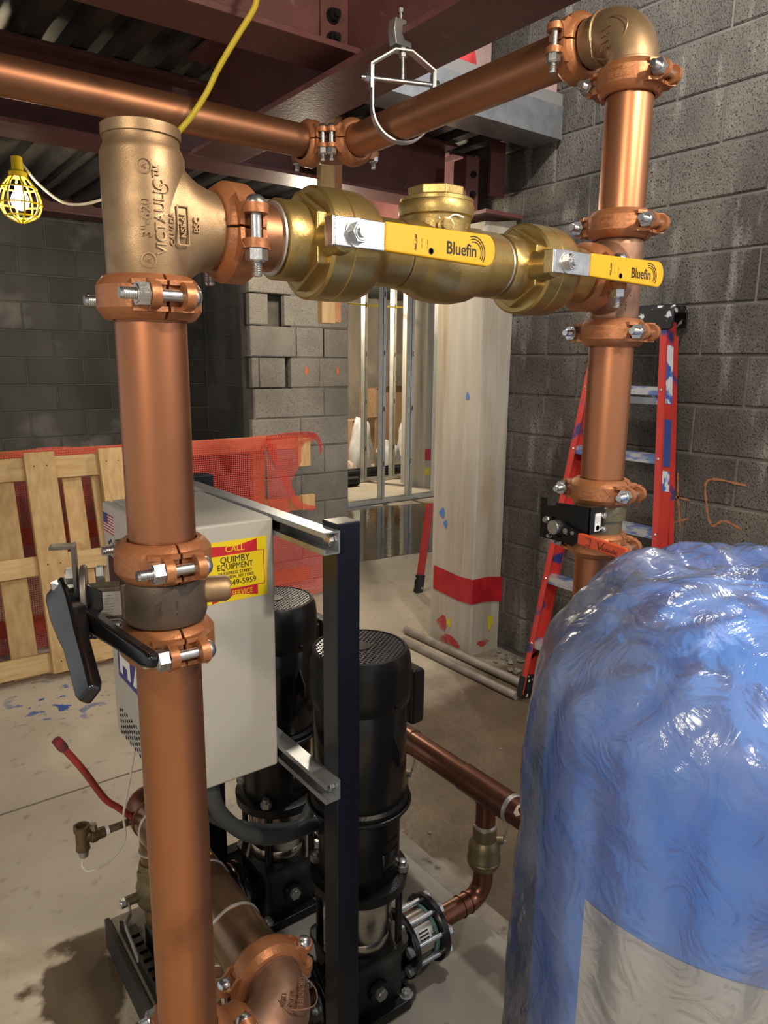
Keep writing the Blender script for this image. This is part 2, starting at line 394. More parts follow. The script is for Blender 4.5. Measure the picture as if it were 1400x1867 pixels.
def text_round(body, size, c, axis, r, a_vec, mt, parent, vertical=False, off=0, name='lettering', ext=.0007, xs=1, bold=0):
    # lettering bent round a cylinder: centre c on the axis, a_vec the outward direction of the text's middle
    me = text_mesh(body, size, ext, xs=xs, bold=bold); ax = V(axis).normalized(); a = V(a_vec); a = (a-ax*a.dot(ax)).normalized(); t = ax.cross(a)
    b = B()
    for v in me.vertices:
        u, w_ = (v.co.x, v.co.y) if not vertical else (-v.co.y, v.co.x)
        th = (u+off)/r; rr = r+v.co.z
        b.v.append(V(c)+ax*w_+(a*math.cos(th)+t*math.sin(th))*rr)
    b.f = [list(p.vertices) for p in me.polygons]
    return obj(name, b, mt, parent, ang=0)
def arc(c, ex, ey, r, a0, a1, n=10):
    return [V(c)+V(ex)*r*math.cos(a0+(a1-a0)*i/n)+V(ey)*r*math.sin(a0+(a1-a0)*i/n) for i in range(n+1)]
def rrect(x0, y0, x1, y1, r, n=4):
    P = []
    for cx, cy, a in ((x1-r, y1-r, 0), (x0+r, y1-r, PI/2), (x0+r, y0+r, PI), (x1-r, y0+r, 3*PI/2)):
        for i in range(n+1): P.append((cx+r*math.cos(a+PI/2*i/n), cy+r*math.sin(a+PI/2*i/n)))
    return P
def smooth_path(pts, k=8):
    P = [V(p) for p in pts]; P = [P[0]*2-P[1]]+P+[P[-1]*2-P[-2]]; out = []
    for i in range(1, len(P)-2):
        a, b_, c, d = P[i-1:i+3]
        for j in range(k):
            t = j/k
            out.append(.5*((2*b_)+(c-a)*t+(2*a-5*b_+4*c-d)*t*t+(3*b_-a-3*c+d)*t**3))
    out.append(P[-2]); return out
EX, EY, EZ = V((1, 0, 0)), V((0, 1, 0)), V((0, 0, 1))
HEX = lambda r, a=0: [(r*math.cos(a+PI/3*i), r*math.sin(a+PI/3*i)) for i in range(6)]
def hexnut(b, c, d, r, h):
    m = frame(d); b.prism(HEX(r), V(c), m.col[0], m.col[1], m.col[2], h)
    b.lathe([(r*.80, h), (r*.76, h+.0012)], V(c), d, 16); return b
def thread(r, z0, z1, pitch=.0022):
    P = []; z = z0
    while z < z1-pitch:
        P += [(r*.88, z), (r, z+pitch*.5)]; z += pitch
    return P+[(r*.85, z1)]

# ================================================================ THE SETTING
flo = obj('floor', B().box((-5, -4, -.12), (9, 11.5, 0)), FLOORM, kind='structure', ang=0)
setp(flo, 'bare concrete floor, damp and brown beside the block wall')

# ---- block walls: mortar slab with every block a piece of its own
def block_mesh(name, L_, H_, D_, mt, bv=.006):
    b = B(); x, z, d, k = L_/2, H_/2, D_, bv      # face at y=0 looking to -y, chamfered rim
    vs = [(-x+k, 0, -z+k), (x-k, 0, -z+k), (x-k, 0, z-k), (-x+k, 0, z-k), (-x, k, -z), (x, k, -z), (x, k, z), (-x, k, z), (-x, d, -z), (x, d, -z), (x, d, z), (-x, d, z)]
    b.add(vs, [(0, 1, 2, 3), (0, 4, 5, 1), (1, 5, 6, 2), (2, 6, 7, 3), (3, 7, 4, 0), (4, 8, 9, 5), (5, 9, 10, 6), (6, 10, 11, 7), (7, 11, 8, 4), (8, 11, 10, 9)])
    return mesh(name, b, mt, 0)
BL = {}
def block(parent, mt, u0, u1, z0, z1, place):
    key = (round(u1-u0, 3), round(z1-z0, 3), mt.name)
    if key not in BL: BL[key] = block_mesh('block', u1-u0, z1-z0, .05, mt)
    return inst('block', BL[key], place((u0+u1)/2, (z0+z1)/2), parent)
def course_wall(parent, mt, z0, nz, pitch, us, ue, o0, place, j=.009, skip=None):
    for k in range(nz):
        a = o0+(.203 if k % 2 else 0)
        while a > us: a -= .406
        while a < ue:
            u0, u1 = max(a+j/2, us), min(a+.406-j/2, ue)
            if u1-u0 > .04 and not (skip and skip(u0, u1, k)):
                block(parent, mt, round(u0, 4), round(u1, 4), z0+pitch*k+j/2, z0+pitch*(k+1)-j/2, place)
            a += .406
JX = random.Random(2)
XR = 2.83
wr = obj('wall_right', B().box((XR+.007, .1, 0), (XR+.2, 3.0, 3.3)), MORTAR, kind='structure', ang=0)
setp(wr, 'dark grey concrete block wall behind the ladder')
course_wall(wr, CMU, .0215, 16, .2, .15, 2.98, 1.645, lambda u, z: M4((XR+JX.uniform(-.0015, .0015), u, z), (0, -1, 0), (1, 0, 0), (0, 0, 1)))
wb = obj('wall_back', B().box((-1.6, 6.008, 0), (2.9, 6.2, 2.9)), MORTAR_B, kind='structure', ang=0)
setp(wb, 'sooty concrete block wall in shadow behind the pallet')
course_wall(wb, CMUB, -.016, 14, .2, -1.5, 2.55, .12, lambda u, z: M4((u, 6.0+JX.uniform(-.003, .003), z), (1, 0, 0), (0, 1, 0), (0, 0, 1)))
ws = obj('wall_side', B().box((2.562, 4.6, 0), (2.8, 6.1, 2.9)), MORTAR_B, kind='structure', ang=0)
setp(ws, 'return of the dark block wall behind the grey pier')
course_wall(ws, CMUB, -.016, 14, .2, 4.62, 5.99, 5.2, lambda u, z: M4((2.555, u, z), (0, -1, 0), (1, 0, 0), (0, 0, 1)))
# pale grey pier of blocks, two cores broken open
XP0, XP1, YP = 2.19, 2.965, 4.41
wp = obj('wall_pier', B().box((XP0+.03, YP+.15, 0), (XP1-.004, YP+.2, 2.6)), MORTAR, kind='structure', ang=0)
setp(wp, 'pale grey concrete block pier with two broken open cells')
pk = lambda u, z: M4((u, YP+JX.uniform(-.003, .003), z), (1, 0, 0), (0, 1, 0), (0, 0, 1))
rows = {7: [(2.19, 2.325), (2.45, 2.72), (2.725, 2.965)], 6: [(2.19, 2.535), (2.54, 2.755), (2.76, 2.965)],
        5: [(2.20, 2.25), (2.255, 2.448), (2.492, 2.72), (2.725, 2.965)], 4: [(2.215, 2.755), (2.762, 2.965)]}
zz = lambda k: .58+.205*k
obj('mortar_bed', B().box((XP0+.012, YP+.006, 0), (XP1-.003, YP+.149, zz(4)-.004)).box((XP0+.012, YP+.006, zz(5)+.004), (XP1-.003, YP+.149, zz(6)-.004)).box((XP0+.012, YP+.006, zz(7)+.004), (XP1-.003, YP+.149, 2.6))
    .box((2.50, YP+.006, zz(4)-.004), (XP1-.003, YP+.149, zz(7)+.004)), MORTAR, wp, ang=0)
for k in range(-2, 10):
    z0, z1 = .58+.205*(k-1)+.004, .58+.205*k-.004
    sp = rows.get(k) or ([(2.19, 2.56), (2.568, 2.965)] if k % 2 else [(2.19, 2.755), (2.762, 2.965)])
    if k == -2: z0 = .004
    for a, c in sp: block(wp, CMUL, a, c, z0, z1, pk)
for px, py in ((559, 675), (616, 676)):
    c = U(px, py, 1, YP-.0045); b = B()
    b.lathe([(.0001, .0012), (.012, .0008), (.017, 0)], c, (0, -1, 0), 14)
    for v in b.v: v.x = c.x+(v.x-c.x)*(1+.5*math.sin(40*v.z+px))
    for v in b.v: v.z = c.z+(v.z-c.z)*1.7
    obj('orange_paint_dot', b, mat('orange_paint', (.72, .16, .05), None, rough=.7), wp)

# orange spray strokes on the right wall
SPR = mat('spray_orange', (.33, .135, .06), None, rough=.9)
for pts in ([(1236, 862), (1236, 905), (1240, 960)], [(1228, 905), (1258, 912)], [(1222, 955), (1255, 945)],
            [(1360, 885), (1292, 875), (1288, 920), (1297, 958), (1320, 950), (1352, 965)]):
    P = smooth_path([U(x, y, 0, XR-.0012) for x, y in pts], 6); b = B()
    for i in range(len(P)-1): b.bar(P[i], P[i+1], (.0085+.003*math.sin(i*2.1)), .0006, (1, 0, 0))
    obj('spray_stroke', b, SPR, wr, ang=0)

# far room: concrete wall, timber scraps line
obj('wall_far', B().box((2.4, 10.6, 0), (9, 10.8, 3.2)), mat('far_concrete', (.34, .30, .235), (.22, .19, .145), 3, .9, 0, .2, 30, (1, 1, .25), c3=(.42, .38, .31), s3=2), kind='structure', ang=0)
obj('wall_far_side', B().box((8.9, 6.6, 0), (9, 10.7, 3.2)), MATS['far_concrete'], kind='structure', ang=0)

# ---- concrete column
cl = empty('concrete_column', (2.72, 2.85, 0), 'pale rough concrete column with red tape near its foot', 'column', kind='structure')
CX0, CX1, CY0, CY1, CZ = 2.615, 2.825, 2.69, 3.03, 2.28
rg = random.Random(7); secs = []
for i in range(46):
    z = CZ*i/45
    q = rg.uniform(-.005, .005)
    pts = []
    for (x, y) in ((CX0, CY0), (CX1, CY0), (CX1, CY1), (CX0, CY1)): pts.append((x, y))
    pts = [(CX0+.008+q, CY0), (CX0+.06, CY0-.001), (CX1, CY0), (CX1, CY1), (CX0, CY1), (CX0-.001+q*.3, CY0+.1), (CX0, CY0+.009+q)]
    secs.append([V((x, y, z+(.02*math.sin(9*x) if i == 45 else 0))) for x, y in pts])
obj('shaft', B().loft(secs), CONC, cl, ang=25)
b = B()
for z0, z1, x1 in ((.285, .425, CX1-.01), ):
    n_ = 14; e = .004
    path = [V((CX0-e, CY1-.02, 0)), V((CX0-e, CY0+.1, 0)), V((CX0-e, CY0-e, 0)), V((CX0+.1, CY0-e-.003, 0)), V((x1+.02, CY0-e-.006, 0))]
    for i, p in enumerate(path):
        dz = .022*(1-i/4) - .01*math.sin(i*1.7)
        b.v += [p+EZ*(z0+dz), p+EZ*(z1+dz)]
    b.f += [(2*i, 2*i+2, 2*i+3, 2*i+1) for i in range(4)]
t = obj('red_tape_band', b, TAPE, cl, ang=0); t.modifiers.new('s', 'SOLIDIFY').thickness = .0015
YELP = mat('paint_yellow', (.70, .58, .03), None, rough=.7); BLUP = mat('paint_blue', (.10, .22, .55), None, rough=.8)
REDP = mat('paint_red', (.50, .05, .045), (.42, .2, .16), 22, .7, lo=.5, hi=.62)
def splat(px, py, k, val, r, mt, par, name, sx=1, sz=1, seed=0):
    c = U(px, py, k, val); q = random.Random(seed+int(px)); n_ = 18; b = B(); b.v.append(c)
    for i in range(n_):
        a = 2*PI*i/n_; rr = r*(q.uniform(.86, 1.06)+.18*math.sin(3*a+px)); dv = (EY if k == 0 else EX)*math.cos(a)*rr*sx+EZ*math.sin(a)*rr*sz
        b.v.append(c+dv)
    b.f = [(0, 1+i, 1+(i+1) % n_) for i in range(n_)]
    return obj(name, b, mt, par, ang=0)
splat(806, 935, 0, CX0-.0035, .022, BLUP, cl, 'blue_paint_spot', 1, 1.3)
splat(812, 955, 0, CX0-.0035, .016, BLUP, cl, 'blue_paint_spot', 1, 1.3)
splat(852, 722, 0, CX0-.0035, .013, BLUP, cl, 'blue_paint_spot', 1, 1.6)
splat(806, 1135, 0, CX0-.0035, .04, REDP, cl, 'red_paint_patch', 1, 1.1)
splat(820, 1168, 0, CX0-.003, .06, REDP, cl, 'red_paint_patch', 1.4, .5)
splat(880, 1172, 1, CY0-.003, .05, REDP, cl, 'red_paint_patch', .9, .35)
splat(818, 1135, 0, CX0-.004, .018, YELP, cl, 'yellow_paint_patch', 1, 1.6)
splat(893, 1135, 1, CY0-.0035, .03, YELP, cl, 'yellow_paint_patch', .7, 1.5)

# ---- steel deck, beams
def deck(name, x0, x1, y0, y1, z, label, per=.152):
    b = B(); P = []; x = x0
    while x < x1:
        P += [(x, 0), (x+.045, 0), (x+.060, .05), (x+.122, .05)]; x += per
        P += [(x-.015, 0)]
    for (a, h) in P: b.v += [V((a, y0, z+h)), V((a, y1, z+h))]
    b.f = [(2*i, 2*i+2, 2*i+3, 2*i+1) for i in range(len(P)-1)]
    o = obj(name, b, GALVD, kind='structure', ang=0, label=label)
    # top of the slab poured on it
    return o
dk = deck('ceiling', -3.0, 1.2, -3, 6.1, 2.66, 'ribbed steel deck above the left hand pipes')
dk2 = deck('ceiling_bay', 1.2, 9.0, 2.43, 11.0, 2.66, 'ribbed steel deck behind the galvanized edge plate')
obj('ceiling_slab', B().box((-3, -3, 2.712), (1.2, 6.1, 2.8)).box((1.2, 2.44, 2.712), (9, 11, 2.80)), mat('slab', (.2, .19, .18)), kind='structure', ang=0)
def ibeam(name, p, q, bot, depth, fw, label, ft=.016, wt=.012, parts=True):
    p, q = V(p), V(q); d = (q-p).normalized(); s = V((0, 0, 1)).cross(d)
    e = empty(name, V((p.x, p.y, bot)), label, 'beam', kind='structure')
    zb = bot
    def bx(z0, z1, wd): return B().obox(V(((p.x+q.x)/2, (p.y+q.y)/2, (z0+z1)/2)), s*wd/2, EZ*(z1-z0)/2, (q-p)/2)
    obj('bottom_flange', bx(zb, zb+ft, fw), MAROON, e, bevel=.002)
    obj('web', bx(zb+ft, zb+depth-ft, wt), MAROON, e)
    obj('top_flange', bx(zb+depth-ft, zb+depth, fw), MAROON, e, bevel=.002)
    return e
bp_ = ibeam('steel_beam', (1.23, -2.0, 0), (1.23, 2.72, 0), 2.322, .33, .196, 'maroon steel beam carrying the pipe hanger clamp')
bx_ = ibeam('steel_beam', (-3.0, 1.838, 0), (1.222, 1.838, 0), 2.385, .27, .165, 'maroon steel beam with black bolts at its end, top of the picture')
# angle with two bolts joining the two
b = B().box((1.135, 1.822, 2.405), (1.222, 1.832, 2.62)); obj('connection_plate', b, MAROON, bx_)
for py in (30, 73):
    c = U(606, py, 1, 1.822); b = B()
    b.cyl(c+EY*.0, c-EY*.004, .02, n=20); hexnut(b, c-EY*.004, (0, -1, 0), .0165, .014); b.cyl(c, c-EY*.03, .009, n=12)
    obj('bolt', b, BLACKC, bx_)
b2 = ibeam('steel_beam', (-3.0, 3.02, 0), (2.62, 3.02, 0), 2.37, .285, .20, 'maroon steel beam running behind the pipes to the column head')
b3 = ibeam('steel_beam', (-3.0, 5.75, 0), (2.55, 5.75, 0), 2.58, .3, .2, 'maroon steel beam along the dark back wall behind the caged lamp')
b4 = ibeam('steel_beam', (2.72, 2.98, 0), (2.72, 6.4, 0), 2.30, .34, .16, 'maroon steel beam over the concrete column going back')
obj('bearing_plate', B().box((2.56, 2.64, 2.285), (2.82, 3.0, 2.302)), MAROON, b4)
# steel stub under the beam seat, right of the check valve
sp_ = empty('steel_post_stub', (2.6, 2.75, 2.3), 'short maroon steel stub post between column head and deck', 'steel post', kind='structure')
obj('stub_web', B().box((2.545, 2.75, 2.30), (2.557, 2.86, 2.55)), MAROON, sp_)
obj('stub_flange', B().box((2.52, 2.74, 2.30), (2.60, 2.75, 2.55)), MAROON, sp_)
obj('side_plate', B().box((2.70, 2.76, 2.40), (2.80, 2.775, 2.655)), MAROON, sp_)
for k in range(2):
    c = V((2.56, 2.74, 2.38+.09*k)); b = B(); hexnut(b, c, (0, -1, 0), .016, .014); obj('bolt', b, BLACKC, sp_)

# galvanized pour stop at the edge of the upper floor
e = empty('edge_plate', (2.0, 2.42, 2.6), 'galvanized steel edge plate of the upper floor, below the copper pipe', 'edge plate', kind='structure')
obj('face', B().box((1.34, 2.42, 2.605), (2.815, 2.426, 2.735)), GALV, e)
obj('bottom_leg', B().box((1.34, 2.42, 2.6), (2.815, 2.60, 2.605)), GALV, e)
obj('top_lip', B().box((1.34, 2.42, 2.735), (2.815, 2.53, 2.74)), GALV, e)

# goods standing on the upper floor edge, seen past the plate
ZU = 2.80
bo = empty('cardboard_box', (2.68, 2.57, ZU), 'low pinkish cardboard box up on the floor edge against the block wall', 'box', 'boxes on the upper floor')
obj('carton', B().box((2.57, 2.46, ZU), (2.81, 2.68, ZU+.13)), CARDP, bo); obj('flap', B().obox((2.69, 2.43, ZU+.125), (.12, 0, 0), (0, .035, -.012), (0, 0, .002)), CARDP, bo)
bo = empty('cardboard_box', (2.70, 3.0, ZU), 'taller pinkish cardboard box on the upper floor, behind the low one', 'box', 'boxes on the upper floor')
obj('carton', B().box((2.60, 2.90, ZU), (2.81, 3.12, ZU+.40)), CARDP, bo); obj('flap', B().obox((2.705, 2.87, ZU+.40), (.10, 0, 0), (0, .04, .012), (0, 0, .002)), WHITE, bo)
rgb = random.Random(3)
def sack(name, c, sx, sy, sz, mt, label, cat, group=None, seed=0, amp=.25, kind=None):
    b = B().sphere((0, 0, 0), 1, 14)
    for v in b.v:
        n_ = noise.noise(v*1.7+V((seed, 0, 0)))*amp+noise.noise(v*4+V((seed, 3, 0)))*amp*.5
        v *= 1+n_; v.x *= sx; v.y *= sy; v.z = max(v.z, -.62)*sz
    lo = min(v.z for v in b.v)
    b.v = [V(c)+V((v.x, v.y, v.z-lo)) for v in b.v]
    return obj(name, b, mt, label=label, cat=cat, group=group, ang=60, kind=kind)
sack('fabric_bundle', (2.31, 2.60, ZU), .085, .08, .115, mat('red_cloth', (.48, .03, .035), None, rough=.8), 'red cloth bundle lying at the upper floor edge', 'cloth', seed=1)
sack('fabric_bundle', (2.42, 2.76, ZU), .06, .06, .20, mat('blue_cloth', (.06, .14, .42), None, rough=.8), 'blue cloth bundle beside the red one at the upper floor edge', 'cloth', seed=5)
sack('fabric_bundle', (2.36, 2.98, ZU), .15, .09, .25, mat('white_cloth', (.62, .60, .62), None, rough=.8), 'white cloth bundle behind the red and blue ones', 'cloth', seed=9)

# ================================================================ PIPING
R3 = .0397
RXL, RYL = .293, .84
RXR, RYR = 1.14, .835
ZA, ZV = 2.138, 1.728
YB = 1.758

CM = {}
def coupling_meshes(r):
    if r in CM: return CM[r]
    s = r/R3; k = .5+.5*s
    hw = .024*k
    ri, ro = r+.0012, r+.0175*k
    prof = [(ri, -hw), (ri+.0055, -hw), (ri+.009*k, -hw*.92), (ro-.0025, -hw*.66), (ro, -hw*.5), (ro, hw*.5), (ro-.0025, hw*.66), (ri+.009*k, hw*.92), (ri+.0055, hw), (ri, hw), (ri, -hw)]
    xb = ro+.0085*k
    def half():
        b = B(); g = .0012/ro*1.5
        b.lathe(prof, (0, 0, 0), (0, 0, 1), 26, g, PI-g, up=(0, 1, 0))
        n = len(prof)
        b.f.append([j*27 for j in range(n-1)]); b.f.append([j*27+26 for j in range(n-1)][::-1])
        for sx in (-1, 1):
            # bolt pad, standing off the split line
            out = [(ri+.004, -.016*k), (xb, -.0145*k)]
            out += [(xb+.0145*k*math.sin(PI*i/8), -.0145*k*math.cos(PI*i/8)) for i in range(1, 8)]
            out += [(xb, .0145*k), (ri+.004, .016*k)]
            b.prism([(sx*a, c) for a, c in out], (0, .0135*k, 0), EX, EZ, EY, .0105*k)
            # webs from the key section to the pad
            for z in (-.0165*k, .0113*k):
                poly = [(ri+.004, .0015), (ro+.004*k, .0015), (xb-.004*k, .0140*k), (xb+.003*k, .0240*k), (xb-.004*k, .0245*k), (ro*.90, .036*k), (ri*.86+.004, .034*k)]
                b.prism([(sx*a, c) for a, c in poly], (0, 0, z), EX, EY, EZ, .0052*k)
        return b
    hm = mesh('housing', half(), COUPLE, 24)
    rb = .0064*k; y0 = .024*k
    b = B(); b.lathe([(rb, -y0)]+[(rb, y0+.012*k)]+thread(rb, y0+.0125*k, y0+.030*k)+[(0, y0+.030*k)], (xb, 0, 0), (0, 1, 0), 14)
    b.lathe([(.0001, -y0-.0095*k), (.0062*k, -y0-.009*k), (.010*k, -y0-.006*k), (.0122*k, -y0-.0015*k), (.0122*k, -y0)], (xb, 0, 0), (0, 1, 0), 18)
    bm_ = mesh('bolt', b, ZINC, 40)
    b = B(); hexnut(b, (xb, y0+.0005, 0), (0, 1, 0), .0130*k, .0120*k)
    nm = mesh('nut', b, ZINC, 30)
    CM[r] = (hm, bm_, nm); return CM[r]
ROTZ = Matrix.Rotation(PI, 4, 'Z')
MIRY = Matrix.Diagonal((1, -1, 1, 1)); MIRX = Matrix.Diagonal((-1, 1, 1, 1))
def coupling(c, axis, ear, label, r=R3, txt=None):
    axis = V(axis).normalized(); ear = V(ear); ear = (ear-axis*ear.dot(axis)).normalized(); y = axis.cross(ear)
    mw = M4(c, ear, y, axis)
    hm, bm_, nm = coupling_meshes(r)
    e = empty('pipe_coupling', c, label, 'pipe coupling', 'grooved copper-coloured pipe couplings')
    inst('housing', hm, mw, e); inst('housing', hm, mw @ ROTZ, e)
    for q in (mw, mw @ MIRX):
        bo = inst('bolt', bm_, q, e); inst('nut', nm, q, bo)
    if txt:
        for body, sz, off, dz in txt[1]:
            text_round(body, sz, V(c)+axis*dz, axis, r+.0175-.0004, txt[0], COUPLE, e, off=off, ext=.0012)
    return e
def pipe(name, p, q, r, mt, label, cat='pipe', n=40):
    p, q = V(p), V(q); d = (q-p); L_ = d.length
    prof = [(r*.94, .0), (r, .0006), (r, .012), (r*.975, .0125), (r*.975, .019), (r, .0195), (r, L_-.0195), (r*.975, L_-.019), (r*.975, L_-.0125), (r, L_-.012), (r, L_-.0006), (r*.94, L_)]
    return obj(name, B().lathe(prof, p, d, n), mt, label=label, cat=cat)

# ---- left riser
EAR_L = V((.0, -1, 0)); S_L = V((.944, -.33, 0)); EAR_V = V((-.33, -.944, 0))      # ears towards the viewer, bolts across
Tl = empty('pipe_tee', (RXL, RYL, 1.65), 'bronze pipe tee with raised lettering on top of the left riser', 'pipe tee')
def tee(e, x, y, z0, z1, zb, sgn, mt, xend, rb=.0445, open_top=True):
    prof = [(.036, z0), (.0405, z0), (.0405, z0+.010), (.0385, z0+.0105), (.0385, z0+.018), (.0415, z0+.022), (rb, z0+.032), (rb, z1-.030), (.0425, z1-.024), (.0400, z1-.020), (.0395, z1-.0125), (.0418, z1-.012), (.0418, z1-.001), (.0405, z1), (.036, z1), (.036, z1-.02), (.001, z1-.02)]
    b = B().lathe(prof, (x, y, 0), (0, 0, 1), 48)
    secs = []
    for (t, ry, rz) in ((0, .0425, .076), (.034, .0436, .070), (.0415, .0440, .0625), (.048, .0440, .0560), (.055, .0438, .0508), (.062, .0435, .0475), (.070, .0430, .0448), (.078, .0428, .0430), (.080, .0405, .0405), (xend, .0405, .0405)):
        secs.append([V((x+sgn*t, y+ry*math.cos(2*PI*i/40), zb+rz*math.sin(2*PI*i/40))) for i in range(40)])
    b.loft(secs)
    return obj('tee_body', b, mt, e, ang=40)
tee(Tl, RXL, RYL, 1.64, 1.826, ZV, 1, BRONZE, .105)
view = V((-.33, -.944, 0))
for body, sz, off, dz in (('3"-620', .0150, .001, -.001), ('VICTAULIC\u2122', .0152, .0160, .008), ('CANADA', .0080, .0285, -.010)):
    text_round(body, sz, (RXL, RYL, ZV+dz), EZ, .0445, view, BRONZE, Tl, vertical=True, off=off, ext=.0019, bold=.012)
yf = RYL-.0442
for body, x, z, sz in (('NSF-61', .3185, ZV-.005, .0085), ('BSC', .334, ZV-.003, .0095)):
    text_flat(body, sz, (x, yf, z), EZ, -EX, BRONZE, Tl, ext=.0018, bold=.01)
b = B(); fr = [(.3125, ZV-.025), (.3245, ZV-.025), (.3245, ZV+.015), (.3125, ZV+.015)]
for i in range(4):
    (x0, z0), (x1, z1) = fr[i], fr[(i+1) % 4]; b.bar((x0, yf-.0006, z0), (x1, yf-.0006, z1), .0012, .0016, EY)
obj('mark_frame', b, BRONZE, Tl, ang=0)
# round foundry marks
for off, z, rr in ((.0015, ZV+.050, .0070), (.0015, ZV-.044, .0070), (.0215, ZV+.030, .0045)):
    th = off/.0445; t = EZ.cross(view); d = view*math.cos(th)+t*math.sin(th)
    c = V((RXL, RYL, z))+d*.0440
    fm = obj('foundry_mark', B().lathe([(rr*1.15, -.002), (rr*1.15, .0016), (rr*.95, .0018), (rr*.88, .0002), (0, .0002)], c, d, 20), BRONZE, Tl)
    if rr > .005: text_round('A', .008, (RXL, RYL, z), EZ, .0446, d, BRONZE, fm, vertical=True, ext=.0014)
coupling((RXL, RYL, 1.647), EZ, -EAR_L, 'copper-coloured coupling directly below the lettered tee, left riser')
pipe('copper_pipe', (RXL, RYL, 1.352), (RXL, RYL, 1.640), R3, COPPER, 'vertical copper pipe of the left riser, between tee and black lever valve')
coupling((RXL, RYL, 1.345), EZ, -EAR_L, 'copper-coloured coupling above the black lever valve, left riser')
coupling((RXL, RYL, 1.241), EZ, -EAR_L, 'copper-coloured coupling below the black lever valve, left riser')
pipe('copper_pipe', (RXL, RYL, .630), (RXL, RYL, 1.237), R3, COPPER, 'long vertical copper pipe of the left riser, below the black lever valve')

# butterfly valve with black squeeze lever
bv = empty('butterfly_valve', (RXL, RYL, 1.255), 'dark butterfly valve with black squeeze lever on the left riser', 'valve')
prof = [(.036, 1.238), (.0385, 1.244), (.0385, 1.262), (.047, 1.268), (.0495, 1.276), (.0495, 1.312), (.047, 1.320), (.0385, 1.325), (.0385, 1.34), (.036, 1.347)]
vb = obj('valve_body', B().lathe(prof, (RXL, RYL, 0), EZ, 48), BRONZE_D, bv)
for dz, tx in ((.0, 'USA'), ):
    text_round(tx, .010, (RXL, RYL, 1.294), EZ, .0495, view, BRONZE_D, bv, vertical=True, off=-.008, ext=.0012)
    text_round('- ---', .012, (RXL, RYL, 1.294), EZ, .0495, view, BRONZE_D, bv, vertical=True, off=.012, ext=.0012)
c0 = V((RXL, RYL, 1.295))
obj('stem_boss', B().lathe([(.0165, .04), (.0165, .073), (.0135, .078), (.0001, .078)], c0+EZ*.004, S_L, 24), BRONZE, bv)
NK = -S_L
b = B(); secs = []
for t, hy, hz in ((.03, .019, .026), (.05, .016, .023), (.052, .013, .0205), (.088, .013, .0195)):
    secs.append([c0+NK*t+EAR_V*a*hy+EZ*q*hz for a, q in ((-1, -1), (1, -1), (1, 1), (-1, 1))])
nk = obj('neck', b.loft(secs), BRONZE_D, bv, bevel=.003)
pn = B().obox(c0+NK*.066+EAR_V*.0138, S_L*.0180, EAR_V*.0007, EZ*.0150)
npl = obj('nameplate', pn, mat('nameplate_metal', (.42, .40, .36), (.3, .28, .25), 90, .4, .5), bv)
for k in range(7):
    text_flat('--- ----- -- ---- --'[k:k+11], .0036, c0+NK*.066+EAR_V*.0147+EZ*(.011-.0035*k), S_L, EZ, INK, npl, ext=.0001)
# notched sector plate and stop hook
b = B(); cpl = c0+NK*.088+EZ*.002
sect = [(.030*math.cos(a), .044*math.sin(a)) for a in [PI*(-.35+1.05*i/16) for i in range(17)]]+[(-.022, -.034)]
b.prism(sect, cpl, EAR_V, EZ, NK, .007); obj('sector_plate', b, mat('raw_steel', (.20, .18, .155), (.12, .11, .095), 50, .42, .8), bv, bevel=.002)
b = B().obox(cpl+NK*.012+EZ*.024, NK*.0022, EAR_V*.012, EZ*.046)
b.obox(cpl+NK*.024+EZ*.068, NK*.014, EAR_V*.010, EZ*.0018); obj('stop_bracket', b, mat('bracket_steel', (.11, .10, .09), None, rough=.45, metal=.7), bv, bevel=.001)
for sgn in (1, -1):
    b = B(); hexnut(b, cpl+EZ*.032+NK*(.003 if sgn < 0 else .014)+NK*(0 if sgn > 0 else -.014)+EAR_V*.0, NK*sgn, .0105, .008); obj('bolt', b, ZINCD, bv)
# the lever itself: forked flat bar reaching down to the viewer, and its trigger
HB = UD(116, 1085, .865); HE = UD(163, 1262, .70)
dl = (HE-HB).normalized(); sd = dl.cross(FW).normalized(); nn = sd.cross(dl)
b = B(); secs = []
for t, wd, th in ((-.07, .030, .026), (.0, .034, .028), (.2, .036, .026), (.42, .031, .022), (.55, .026, .018), (.8, .025, .017), (.97, .0245, .017), (1.03, .020, .013)):
    p = HB.lerp(HE, t); secs.append([p+sd*a*wd/2+nn*q*th/2 for a, q in ((-1, -1), (1, -1), (1, 1), (-1, 1))])
obj('lever', b.loft(secs), BLACK, bv, bevel=.004, seg=3)
TB = UD(160, 1128, .83); TE = UD(281, 1208, .72)
dl2 = (TE-TB).normalized(); sd2 = dl2.cross(FW).normalized(); n2 = sd2.cross(dl2); secs = []
for t, wd, th in ((-.06, .020, .018), (.1, .022, .018), (.5, .018, .016), (.93, .017, .016), (1.0, .012, .012)):
    p = TB.lerp(TE, t); secs.append([p+sd2*a*wd/2+n2*q*th/2 for a, q in ((-1, -1), (1, -1), (1, 1), (-1, 1))])
obj('trigger', B().loft(secs), BLACK, bv, bevel=.004, seg=3)
b = B().obox(UD(150, 1112, .845), sd*.022, EZ*.012, nn*.014); obj('lever_yoke', b, BLACK, bv, bevel=.003)
sp0, sp1 = UD(150, 1150, .82), UD(176, 1150, .815)
pts = []
ax = (sp1-sp0); f_ = frame(ax)
for i in range(49):
    a = 2*PI*i/12; pts.append(sp0+ax*(i/48)+(f_.col[0]*math.cos(a)+f_.col[1]*math.sin(a))*.0085)
obj('spring', B().tube(pts, .0012, 6), BLACKC, bv)
b = B(); c = UD(109, 1078, .865); b.cyl(c-EZ*.012, c+EZ*.004, .0055, n=12); hexnut(b, c+EZ*.004, EZ, .0105, .007); obj('set_screw', b, ZINC, bv)
